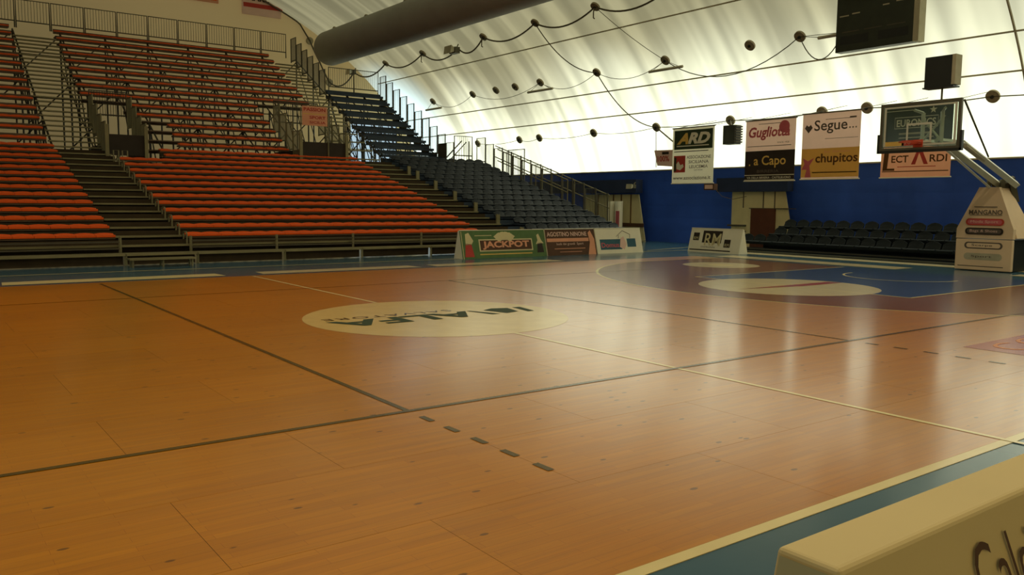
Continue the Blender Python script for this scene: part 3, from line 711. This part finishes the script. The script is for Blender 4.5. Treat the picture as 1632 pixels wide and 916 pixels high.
f.rect(0.08, 0.40, 0.55, 0.60, M['redink']); f.poly([(0.22, 0.52), (0.40, 0.48), (0.56, 0.60), (0.52, 0.70), (0.40, 0.66), (0.30, 0.80), (0.2, 0.7)], M['white']); f.rect(0.10, 0.44, 0.1, 0.5, M['greenink'], d=0.007)
for s_, b_, w_ in (('ASSOCIAZIONE', 0.88, 1.1), ('SICILIANA', 0.71, 0.92), ('LEUCEMIA', 0.54, 0.85)): f.text(s_, 0.70+(1.1-w_)/2, b_, w_, 0.11, M['greyink'], bold=0.01)
f.text('CATANIA', 1.05, 0.45, 0.4, 0.05, M['greyink']); f.text('www.associazione.it', 0.06, 0.14, 1.75, 0.12, M['greyink'], bold=0.01)
r, f = banner('sponsor_banner', 17, 8.12, 6.19, 2.40, 4.38, 'pink', 'banner with rose script above a black a Capo panel')
f.rect(0, 0, 1.93, 0.98, M['ink']); f.rect(0.17, 0.50, 0.05, 0.05, M['yellow'], 'full_stop', d=0.008); f.text('a Capo', 0.36, 0.42, 1.24, 0.40, M['yellow'], bold=0.012); f.text('BIRRERIA', 0.5, 0.27, 0.85, 0.09, M['greyink'], bold=0.01)
f.rect(0.0, 0.18, 1.93, 0.02, M['white'], d=0.008); f.rect(0.0, 0.02, 1.93, 0.02, M['white'], d=0.008); f.text('VIA DELLA BIRRERIA - CASTELBUONO', 0.1, 0.07, 1.7, 0.07, M['white'])
f.text('Gugliotta', 0.12, 1.32, 1.6, 0.44, M['roseink'], bold=0.03, shear=0.2); f.poly([(1.5+0.2*math.cos(t), 1.72+0.2*math.sin(t)) for t in [2*PI*k/20 for k in range(20)]], M['roseink'], d=0.007)
f.rect(0.5, 1.84, 0.9, 0.018, M['greyink']); f.text('SINCE 1920', 1.25, 1.20, 0.45, 0.05, M['greyink']); f.rect(0.08, 1.12, 1.7, 0.02, M['greyink'])
r, f = banner('sponsor_banner', 17, 5.95, 3.98, 2.42, 4.44, 'pink', 'banner reading Segue above a yellow chupitos panel')
f.rect(0, 0.06, 1.97, 0.88, M['sheet_yellow']); [f.rect(1.60+0.1*k, 1.50, 0.045, 0.045, M['greyink'], 'full_stop', d=0.008) for k in range(3)]; f.text('Segue', 0.42, 1.38, 1.12, 0.42, M['greyink'], bold=0.012); f.poly([(0.08, 1.58), (0.22, 1.42), (0.36, 1.58), (0.29, 1.68), (0.22, 1.62), (0.15, 1.68)], M['greyink'])
f.rect(0.8, 1.80, 0.9, 0.015, M['greyink']); f.rect(1.6, 1.80, 0.22, 0.05, M['greyink']); f.rect(0.8, 1.22, 1.1, 0.012, M['greyink']); f.text('chupitos', 0.5, 0.42, 1.42, 0.36, M['brownink'], bold=0.02)
f.text('Buon  Divertimento', 0.8, 0.80, 0.85, 0.07, M['salmon']); f.poly([(0.02, 0.3), (0.2, 0.3), (0.14, 0.06), (0.36, 0.06), (0.30, 0.42), (0.46, 0.66), (0.24, 0.56), (0.06, 0.66), (0.12, 0.48)], M['roseink'])
f.rect(0.4, 0.19, 1.5, 0.03, M['brownink'])
r, f = banner('sponsor_banner', 17, 3.3, 1.3, 2.42, 4.44, 'salmon', 'banner with a dark electronics half above a salmon half, behind the glass backboard')
f.rect(0, 0.86, 2.0, 1.16, M['greenink']); f.text('EURONICS', 0.42, 1.42, 1.12, 0.20, M['white'], bold=0.02)
for q in ((0.36, 1.37, 1.24, 0.015), (0.36, 1.67, 1.24, 0.015), (0.36, 1.37, 0.015, 0.31), (1.59, 1.37, 0.015, 0.31), (0.1, 1.86, 0.8, 0.015), (0.5, 1.2, 1.0, 0.05), (0.5, 1.1, 1.0, 0.02), (0.4, 1.0, 1.2, 0.02)): f.rect(*q, M['white' if q[3] < 0.3 and q[3] != 0.05 else 'strap'], d=0.008)
def star(cx, cy, r_): return [(cx+(r_ if k % 2 == 0 else r_*0.4)*math.sin(PI*k/5), cy+(r_ if k % 2 == 0 else r_*0.4)*math.cos(PI*k/5)) for k in range(10)]
f.poly(star(1.45, 1.84, 0.11), M['white']); f.poly(star(1.72, 1.62, 0.09), M['white'])
f.poly([(0.10, 0.74), (0.24, 0.74), (0.20, 0.26), (0.42, 0.26), (0.42, 0.20), (0.06, 0.20)], M['brownink'], 'logo_stroke'); f.text('ECT', 0.32, 0.42, 0.5, 0.2, M['brownink'], bold=0.02)
f.poly([(0.90, 0.36), (1.08, 0.80), (1.18, 0.80), (1.38, 0.36), (1.26, 0.36), (1.12, 0.68), (1.02, 0.36)], M['redink'], 'logo_stroke'); f.text('RDI', 1.42, 0.42, 0.48, 0.2, M['brownink'], bold=0.02)
f.rect(0.05, 0.16, 1.9, 0.025, M['brownink']); f.rect(0.5, 0.29, 1.1, 0.02, M['redink'])
# small hanging sign and louvred box
t = thing('hanging_sign', (18.0, 12.8, 3.05), 'small tilted pink sign hanging left of the ARD banner', 'sign')
MB().hexa([(18.0, 13.10, 3.10), (18.03, 13.10, 3.10), (18.03, 12.25, 3.04), (18.0, 12.25, 3.04), (18.0, 13.28, 3.70), (18.03, 13.28, 3.70), (18.03, 12.25, 3.68), (18.0, 12.25, 3.68)]).build('sheet', M['pink'], t)
f = Face((18.0, 13.1, 3.1), (0, -1, 0), (0, 0.12, 1), t, (-1, 0, 0)); f.text('100%', 0.05, 0.15, 0.6, 0.22, M['redink'], bold=0.02); f.rect(0.3, 0.42, 0.35, 0.1, M['ink'])
t = thing('louvre_box', (18.0, 9.62, 3.75), 'small dark louvred box between two banners', 'ventilator')
MB().box(17.95, 18.3, 9.36, 9.88, 3.75, 4.42).build('case', M['black'], t)
for k in range(7): MB().hexa([(17.95, 9.30, 3.80+0.09*k), (18.3, 9.30, 3.80+0.09*k), (18.3, 9.37, 3.80+0.09*k), (17.95, 9.37, 3.80+0.09*k), (17.93, 9.28, 3.85+0.09*k), (18.3, 9.28, 3.85+0.09*k), (18.3, 9.37, 3.86+0.09*k), (17.95, 9.37, 3.86+0.09*k)]).build('louvre', M['scaff'], t)
MB().tube([(18.1, 9.62, 4.42), C4[5]], 0.02, 5).build('hanger', M['cable'], t)
t = thing('wall_speaker', (17.2, 9.9, 2.2), 'small dark box fixed below the ARD banner', 'speaker')
MB().box(17.1, 17.3, 9.5, 9.95, 2.12, 2.34).build('case', M['maroon'], t); MB().box(17.09, 17.1, 9.55, 9.9, 2.16, 2.3).build('grille', M['pink'], t)
MB().tube([(17.2, 9.5, 2.15), (17.3, 9.3, 1.9), (17.4, 8.9, 1.8), (17.5, 8.4, 1.9)], 0.01, 4).build('lead', M['cable'], t)
MB().tube([(17.2, 9.72, 2.34), (17.2, 9.72, 2.40)], 0.012, 4).build('hanger', M['cable'], t)
# sign at the right portal and banners on the far wall
t = thing('sponsor_sign', (7.6, 21.9, 4.6), 'small red-lettered sign on the right portal guard', 'sign')
MB().box(7.14, 8.20, 21.93, 21.96, 4.60, 5.36).build('sheet', M['salmon'], t)
f = Face((7.14, 21.93, 4.60), (1, 0, 0), (0, 0, 1), t, (0, -1, 0)); f.text('PASSION', 0.06, 0.56, 0.92, 0.14, M['redink'], bold=0.03); f.rect(0.04, 0.44, 0.98, 0.03, M['yellow']); f.text('SPORT', 0.3, 0.26, 0.68, 0.12, M['redink'], bold=0.03); f.text('SICILIA', 0.3, 0.08, 0.68, 0.1, M['redink'], bold=0.02)
for x in (7.1, 8.25): MB().bar((x, 21.97, 3.3), (x, 21.97, 5.3), 0.04).build('post', M['galv'], t)
t = thing('wall_banner', (10.2, 34.3, 11.3), 'pale banner with red lettering high on the end wall', 'banner')
MB().box(9.1, 11.2, 34.38, 34.42, 11.3, 13.0).build('sheet', M['pink'], t)
f = Face((9.1, 34.38, 11.3), (1, 0, 0), (0, 0, 1), t, (0, -1, 0)); f.rect(0.08, 0.38, 2.1, 0.22, M['redink']); f.text('MARZUK', 0.3, 0.72, 1.8, 0.3, M['ink'], bold=0.03)
for x in (9.2, 11.25): MB().tube([(x, 34.36, 13.0), (x, 34.36, 13.2)], 0.02, 4).build('cord', M['cable'], t)
t = thing('wall_banner', (6.9, 34.3, 11.5), 'orange-brown banner high on the end wall', 'banner')
MB().box(5.6, 7.9, 34.38, 34.42, 11.62, 13.2).build('sheet', M['salmon'], t)
Face((5.6, 34.38, 11.62), (1, 0, 0), (0, 0, 1), t, (0, -1, 0)).rect(0.1, 0.12, 2.1, 0.5, M['orange'])

# ------------------------------------------------------------------ scoreboard
t = thing('scoreboard', (17, 3.8, 6.18), 'large black scoreboard hanging high above the banners', 'scoreboard')
MB().box(17.0, 17.30, 2.56, 4.94, 6.18, 8.2).build('case', M['blackgreen'], t)
MB().box(17.0, 17.34, 2.40, 2.56, 6.18, 8.2).build('side_cover', M['strap'], t)
f = Face((17.0, 4.94, 6.18), (0, -1, 0), (0, 0, 1), t, (-1, 0, 0))
for a, b, wd in ((0.1, 1.02, 0.30), (0.5, 1.05, 0.25), (1.45, 1.14, 0.2), (1.85, 1.18, 0.35)): f.rect(a, b, wd, 0.035, M['strap'], 'caption_strip')
for a in (0.2, 0.9, 1.6): f.rect(a, 0.55, 0.55, 0.03, M['scaff'], 'digit_window')
for k in range(2): f.rect(0.15+1.2*k, 0.2, 0.9, 0.25, M['black'], 'digit_window')
for y in (3.1, 4.4): MB().tube([(17.15, y, 8.2), vp(8.9, y, 0.05)], 0.02, 5).build('hanger', M['cable'], t)

# ------------------------------------------------------------------ basketball hoop stand
h = thing('basketball_hoop', (16.3, -0.18, 0), 'portable basketball hoop stand with glass backboard and padded white base', 'basketball hoop')
BX = 12.8
MB().box(BX, BX+0.02, -0.88, 0.88, 2.93, 3.94).build('glass_panel', M['glass'], h)
mb = MB()
for a in ((-0.93, -0.86, 2.9, 3.98), (0.86, 0.93, 2.9, 3.98)): mb.box(BX-0.02, BX+0.05, a[0], a[1], a[2], a[3])
for a in ((2.88, 2.95), (3.92, 3.98)): mb.box(BX-0.02, BX+0.05, -0.86, 0.86, a[0], a[1])
mb.build('frame', M['rail'], h)
mb = MB(); X = BX-0.006
for y0, y1, z0, z1 in ((-0.84, -0.78, 2.99, 3.90), (0.79, 0.84, 2.99, 3.90), (-0.78, 0.79, 2.99, 3.03), (-0.78, 0.79, 3.86, 3.90)): mb.quad((X, y1, z0), (X, y0, z0), (X, y0, z1), (X, y1, z1))
mb.build('border_line', M['steelwhite'], h)
mb = MB()
for y0, y1, z0, z1 in ((-0.295, -0.25, 3.05, 3.5), (0.25, 0.295, 3.05, 3.5), (-0.25, 0.25, 3.455, 3.5), (-0.25, 0.25, 3.05, 3.095)): mb.quad((X, y1, z0), (X, y0, z0), (X, y0, z1), (X, y1, z1))
mb.build('target_square', M['steelwhite'], h)
f = Face((BX-0.004, 0.84, 2.98), (0, -1, 0), (0, 0, 1), h, (-1, 0, 0)); f.rect(0.05, 0.02, 0.45, 0.1, M['yellow'], 'sticker'); f.rect(0.45, 0.02, 0.38, 0.12, M['redink'], 'sticker'); f.text('SPORT', 0.5, 0.05, 0.28, 0.06, M['pink'], d=0.012)
mb = MB(); mb.box(BX-0.03, BX+0.06, -0.97, 0.97, 2.84, 2.90)
for s_ in (-1, 1): mb.box(BX-0.03, BX+0.06, min(s_*0.93, s_*0.98), max(s_*0.93, s_*0.98), 2.84, 3.28)
mb.build('edge_padding', M['black'], h)
mb = MB(); mb.tube([(BX-0.375+0.225*math.cos(2*PI*k/28), 0.225*math.sin(2*PI*k/28), 3.05) for k in range(29)], 0.011, 6, cap=False)
mb.box(BX-0.16, BX-0.01, -0.09, 0.09, 3.02, 3.07); mb.box(BX-0.02, BX, -0.11, 0.11, 2.95, 3.12); mb.build('rim', M['orangerim'], h)
# arms
mb = MB()
for y in (-0.26, 0.14):
    mb.bar((13.1, y, 3.10), (13.9, y-0.22, 3.06), 0.10); mb.bar((13.9, y-0.22, 3.06), (16.45, y-0.36, 2.16), 0.13)
mb.build('main_arm', M['steelwhite'], h)
mb = MB()
for y in (-0.34, 0.10): mb.bar((13.15, y, 3.75), (13.15, y, 2.95), 0.07); mb.bar((13.15, y, 3.75), (BX+0.05, y*1.6, 3.8), 0.05); mb.bar((13.15, y, 3.05), (BX+0.05, y*1.6, 3.0), 0.05)
mb.bar((13.15, -0.34, 3.6), (13.15, 0.1, 3.1), 0.04); mb.bar((13.15, -0.34, 3.1), (13.15, 0.1, 3.6), 0.04)
mb.build('board_bracket', M['steelwhite'], h)
MB().bar((13.3, -0.3, 2.98), (16.1, -0.2, 2.05), 0.05).build('lower_strut', M['steelwhite'], h)
MB().tube([(13.0, -0.88, 3.95), (15.0, -0.56, 2.80)], 0.022, 6).build('stay', M['rail'], h)
MB().tube([(13.9, -0.52, 3.02), (16.4, -0.56, 2.20)], 0.055, 8).build('hydraulic_strut', M['strap'], h)
mb = MB(); mb.bar((16.2, 0.0, 1.6), (16.3, -0.05, 2.35), 0.09); mb.bar((16.25, -0.36, 1.6), (16.3, -0.36, 2.3), 0.10); mb.bar((16.4, -0.5, 2.35), (16.7, -0.52, 1.75), 0.14); mb.bar((16.3, -0.1, 2.2), (16.6, -0.55, 2.2), 0.12)
mb.bar((17.0, -0.35, 0.4), (16.5, -0.36, 2.15), 0.14); mb.build('mast', M['rail'], h)
# base and padding
MB().box(15.98, 17.4, -0.80, 0.44, 0.02, 0.80).build('chassis', M['black'], h)
y0, y1 = -0.86, 0.5
bevel(MB().box(15.88, 16.0, y0, y1, 0.02, 0.80).build('lower_pad', M['padwhite'], h), 0.02)
mb = MB(); out = [(y1, 0.82), (y1, 1.06), (0.03, 2.10), (-0.44, 2.10), (y0, 1.06), (y0, 0.82)]
n = len(out); mb.v = [(15.88+(z-0.82)*0.05, y, z) for y, z in out]+[(16.02+(z-0.82)*0.05, y, z) for y, z in out]
mb.f = [tuple(range(n)), tuple(range(n, 2*n))[::-1]]+[(k, k+n, (k+1) % n+n, (k+1) % n) for k in range(n)]
mb.build('upper_pad', M['padwhite'], h)
MB().hexa([(16.03, -0.90, 0.84), (17.0, -0.96, 0.84), (17.0, -0.90, 0.84), (16.03, -0.86, 0.84), (16.1, -0.45, 2.08), (16.5, -0.45, 2.08), (16.5, -0.41, 2.08), (16.1, -0.41, 2.08)]).build('side_pad', M['padwhite'], h)
f = Face((15.88, y1, 0.0), (0, -1, 0), (0, 0, 1), h, (-1, 0, 0))
for b, mm, tx in ((0.58, 'greyink', 'Scarpe'), (0.30, 'strap', 'Sport')):
    f.pill(0.22, b-0.02, 0.92, 0.17, M[mm]); f.pill(0.27, b+0.01, 0.82, 0.11, M['padwhite' if mm == 'greyink' else 'strap'], d=0.007); f.text(tx, 0.4, b+0.03, 0.5, 0.07, M['greyink'], d=0.012)
f.rect(0.08, 0.11, 1.1, 0.02, M['greyink'])
f2 = Face((15.86, y1, 0.82), (0, -1, 0), (0.05, 0, 1), h, (-1, 0, 0))
for b, mm, tx in ((0.10, 'ink', 'Bags & Shoes'), (0.33, 'redink', 'Moda Sport')):
    f2.pill(0.22, b, 0.92, 0.17, M[mm]); f2.pill(0.27, b+0.03, 0.82, 0.11, M['greyink' if mm == 'ink' else 'roseink'], d=0.007); f2.text(tx, 0.34, b+0.045, 0.66, 0.08, M['pink'], d=0.012)
f2.text('MANGANO', 0.28, 0.60, 0.80, 0.12, M['greyink'], bold=0.02); f2.rect(0.30, 0.58, 0.78, 0.012, M['greyink']); f2.rect(0.40, 0.78, 0.55, 0.02, M['greyink'])
# shot clock above the backboard
t = thing('shot_clock', (13.1, -0.2, 4.0), 'black shot clock on a post above the backboard', 'shot clock')
MB().box(13.1, 13.32, -0.52, 0.10, 4.31, 4.99).build('case', M['black'], t)
MB().box(13.08, 13.36, -0.60, -0.52, 4.33, 4.99).build('side_cover', M['strap'], t)
MB().box(13.06, 13.36, -0.58, 0.12, 4.28, 4.31).build('bottom_edge', M['black'], t)
MB().bar((13.16, -0.29, 3.9), (13.16, -0.29, 4.30), 0.035).build('post', M['rail'], t)

# ------------------------------------------------------------------ A-frame advertising boards
def aboard(x0, x1, yb, yt, hh, m, label, ax='x', sm='white', group='advertising boards beside the court'):
    """front face leans back; for ax 'x' it faces -y, for ax 'y' it faces -x"""
    if ax == 'x':
        c = lambda s, d, z: (s, yb+d, z)
    else:
        c = lambda s, d, z: (yb+d, s, z)
    d1 = yt; base = c((x0+x1)/2, d1, 0)
    t = thing('advertising_board', base, label, 'advertising board', group)
    F = lambda s: [c(s, 0, 0.0), c(s, 2*d1+0.06, 0.0), c(s, d1+0.06, hh), c(s, d1, hh)]
    A, B = F(x0), F(x1)
    MB().hexa([A[0], A[1], B[1], B[0], A[3], A[2], B[2], B[3]]).build('body', M[sm], t)
    r_ = Vector(B[0])-Vector(A[0]); u_ = Vector(A[3])-Vector(A[0])
    n_ = Vector((0, -1, 0)) if ax == 'x' else Vector((-1, 0, 0)); n_ = (n_+Vector((0, 0, d1/hh))).normalized()
    f_ = Face(A[0], r_.normalized(), u_.normalized(), t, n_); f_.L = r_.length; f_.H = u_.length
    f_.rect(0.0, 0.0, f_.L, f_.H, M[m], 'poster', 0.003)
    MB().tube([Vector(A[3])+n_*0.005+Vector((0, 0, 0.005)), Vector(B[3])+n_*0.005+Vector((0, 0, 0.005))], 0.012, 5).build('top_edge', M['white'], t)
    return t, f_
t, f = aboard(6.85, 9.92, 9.85, 0.20, 0.80, 'green', 'green advertising board reading JACKPOT')
f.rect(0.62, 0.20, 1.95, 0.36, M['cream'], d=0.006); f.rect(0.66, 0.235, 1.87, 0.29, M['maroon'], d=0.010); f.text('JACKPOT', 0.74, 0.25, 1.7, 0.25, M['salmon'], bold=0.04, d=0.014)
for k in range(5):                                      # fan of playing cards
    a = (k-2)*0.33; cx, cy = 1.55, 0.42; q = []
    for px, py in ((-0.1, 0.14), (0.1, 0.14), (0.1, 0.38), (-0.1, 0.38)): q.append((cx+1.25*(px*math.cos(a)+py*math.sin(a)), cy-px*math.sin(a)+py*math.cos(a)*0.92))
    f.poly(q, M['cream'], 'card', d=0.0115+0.0006*k)
f.poly([(0.10, 0.05), (0.42, 0.05), (0.36, 0.42), (0.16, 0.45)], M['redink'], 'dress_shape'); f.poly([(0.16, 0.40), (0.36, 0.40), (0.44, 0.52), (0.30, 0.76), (0.18, 0.72)], M['cream'], 'figure_shape')
f.poly([(2.72, 0.12), (2.98, 0.12), (2.94, 0.42), (2.76, 0.42)], M['ink'], 'dress_shape'); f.poly([(2.70, 0.38), (3.0, 0.40), (2.92, 0.50), (2.84, 0.70), (2.76, 0.66), (2.78, 0.50)], M['cream'], 'figure_shape')
f.rect(0.62, 0.10, 1.9, 0.03, M['yellow'], d=0.006); f.rect(0.5, 0.66, 0.6, 0.02, M['cream'], d=0.006); f.rect(0.04, 0.0, 0.02, 0.8, M['cream'], d=0.006)
t, f = aboard(9.96, 11.98, 9.85, 0.20, 0.80, 'maroon', 'brown advertising board with a pink band')
f.text('AGOSTINO NINONE', 0.06, 0.60, 1.62, 0.14, M['pink'], bold=0.02); f.rect(0.04, 0.43, 1.7, 0.11, M['salmon']); f.text('look dei grandi  Sport', 0.4, 0.30, 1.1, 0.1, M['pink']); f.rect(0.3, 0.20, 1.25, 0.02, M['salmon']); f.rect(0.5, 0.10, 0.9, 0.015, M['salmon'])
f.poly([(1.66, 0.0), (1.98, 0.0), (1.98, 0.5), (1.84, 0.78), (1.74, 0.7), (1.78, 0.4)], M['salmon'], 'figure_shape')
t, f = aboard(12.02, 14.05, 9.85, 0.20, 0.80, 'white', 'white advertising board with a teal strip')
f.rect(0.15, 0.13, 0.95, 0.34, M['teal']); f.rect(1.35, 0.20, 0.40, 0.28, M['teal']); f.text('Domus', 0.20, 0.20, 0.78, 0.16, M['roseink'], bold=0.02); f.poly([(1.0, 0.2), (1.2, 0.12), (1.32, 0.3), (1.22, 0.56), (1.08, 0.5)], M['pink'], 'figure_shape')
mb = MB()
for a, b in (((0.9, 0.56), (1.2, 0.75)), ((1.2, 0.75), (1.52, 0.62)), ((1.52, 0.62), (1.50, 0.5)), ((0.98, 0.5), (1.0, 0.6))): mb.tube([f.P(*a, 0.008), f.P(*b, 0.008)], 0.008, 4)
mb.build('roof_outline', M['greyink'], f.p)
t, f = aboard(9.62, 7.45, 15.98, 0.20, 0.80, 'white', 'white advertising board reading RM', ax='y')
f.rect(0.55, 0.33, 0.82, 0.42, M['ink']); f.text('RM', 0.66, 0.24, 0.68, 0.42, M['cream'], bold=0.01); f.rect(0.14, 0.40, 0.26, 0.27, M['ink']); f.rect(1.50, 0.20, 0.26, 0.27, M['ink'])
f.text('RM', 0.18, 0.43, 0.18, 0.1, M['cream']); f.text('RM', 1.54, 0.23, 0.18, 0.1, M['cream']); f.text('COSTRUZIONI', 0.55, 0.16, 0.6, 0.05, M['greyink']); f.rect(0.06, 0.06, 1.75, 0.04, M['ink'])
# near board at the lower right
t = thing('advertising_board', (-2.5, -9.1, 0), 'cream advertising board close to the camera at the near sideline', 'advertising board')
def prof(x): return [(x, -9.50, 0.0), (x, -8.88, 0.0), (x, -9.01, 0.90), (x, -9.15, 0.90)]
x0, x1 = -4.67, 1.5; A, B = prof(x0), prof(x1)
bd = MB().hexa([A[0], A[1], B[1], B[0], A[3], A[2], B[2], B[3]]).build('body', M['fgcream'], t); bevel(bd, 0.012, 3)
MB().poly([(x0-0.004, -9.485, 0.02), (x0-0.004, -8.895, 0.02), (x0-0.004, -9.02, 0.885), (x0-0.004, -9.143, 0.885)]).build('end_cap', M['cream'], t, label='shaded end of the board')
u_ = (Vector(A[3])-Vector(A[0])).normalized()
f = Face(A[0], (1, 0, 0), u_, t, Vector((1, 0, 0)).cross(u_))
f.text('Calcio', 0.465, 0.745, 0.37, 0.155, M['brownink'], bold=-0.006, d=0.006, shear=0.0)

# ------------------------------------------------------------------ right-hand bench tribune
tb = thing('team_tribune', (18.6, 3, 0), 'low dark three-step tribune along the blue wall', 'tribune')
for k in range(3):
    x = 17.9+0.55*k
    MB().box(x, x+0.55, -3.0, 9.3 if k < 1 else 8.35, 0.0, 0.12+0.22*k).build('step', M['dark_seat'], tb)
    MB().box(x-0.01, x+0.01, -3.0, 9.3 if k < 1 else 8.35, 0.09+0.22*k, 0.12+0.22*k).build('step_edge', M['scaff'], tb)
for k in range(3):
    seat_row(-3.0, 9.2 if k < 1 else 8.25, 18.02+0.55*k, 0.36+0.26*k, 'dark', 'dark seat row of the low tribune at the blue wall, %s from the court' % ORD[k], 'dark tribune rows', 0.5, 'dark_seat', rot=1)
# floor mat edge in front of it
MB().box(17.45, 17.6, 0.7, 9.3, 0.0, 0.05).build('kerb', M['rail'], tb)

# ------------------------------------------------------------------ entrances in the blue wall
def entrance(name, ya, yb, zt_, cuts, slant):
    X = 19.78
    e = tag(bpy.data.objects.new(name, MB().hexa([(X, ya, 0), (X+0.04, ya, 0), (X+0.04, yb-slant, 0), (X, yb-slant, 0), (X, ya, zt_), (X+0.04, ya, zt_), (X+0.04, yb, zt_), (X, yb, zt_)]).mesh(name, M['cream'])), kind='structure')
    link(e); return e
e = entrance('door_2', 10.85, 8.48, 2.1, None, 0.45)
for y in (10.3, 9.4, 8.9): MB().box(19.75, 19.78, y-0.015, y+0.015, 1.5, 2.1).build('batten', M['greyink'], e)
MB().box(19.70, 19.77, 8.84, 9.9, 0, 1.48).build('door_leaf', M['doorbrown'], e)
MB().box(19.72, 19.78, 8.0, 10.0, 1.47, 1.50).build('lintel', M['scaff'], e)
MB().box(19.72, 19.78, 10.15, 11.0, 0.80, 0.86).build('bar', M['scaff'], e); MB().box(19.72, 19.78, 10.15, 11.0, 0.60, 0.63).build('bar', M['scaff'], e)
MB().box(19.5, 19.85, 8.2, 11.4, 2.10, 2.62).build('header_band', M['dark_header'], wall_right)
e = entrance('door_1', 19.4, 15.85, 2.02, None, 0.45)
for y in (18.4, 17.4, 16.9, 16.3): MB().box(19.75, 19.78, y-0.02, y+0.02, 0.75, 2.02).build('batten', M['brownink'], e)
MB().box(19.72, 19.78, 15.5, 19.4, 0.62, 0.78).build('bar', M['maroon'], e)
MB().box(19.45, 19.85, 15.7, 24.0, 2.08, 2.65).build('header_band', M['dark_header'], wall_right)
t = thing('roll_up_stand', (19.2, 16.6, 0), 'pair of upright cream rolled mats by the far entrance', 'rolled mats')
for y, m_ in ((16.95, 'white'), (16.45, 'white')): MB().tube([(19.2, y, 0.0), (19.2, y, 1.72)], 0.17, 14).build('roll', M[m_], t)
MB().box(19.02, 19.04, 16.25, 16.45, 0.3, 1.3).build('pink_flap', M['roseink'], t)
t = thing('fire_extinguisher', (19.3, 12.05, 0), 'small red fire extinguisher against the blue wall', 'fire extinguisher')
MB().tube([(19.4, 12.05, 0.02), (19.4, 12.05, 0.5), (19.4, 12.05, 0.58)], 0.09, 12).build('cylinder', M['redpaint'], t); MB().box(19.34, 19.46, 12.0, 12.1, 0.58, 0.66).build('valve', M['black'], t)

# sink paint and parquet so that they end almost flush with the blue border
for o in floor.children:
    if o.name.split('.')[0] not in ('sponsor_strip', 'runoff_line', 'subfloor'): o.location.z -= 0.008
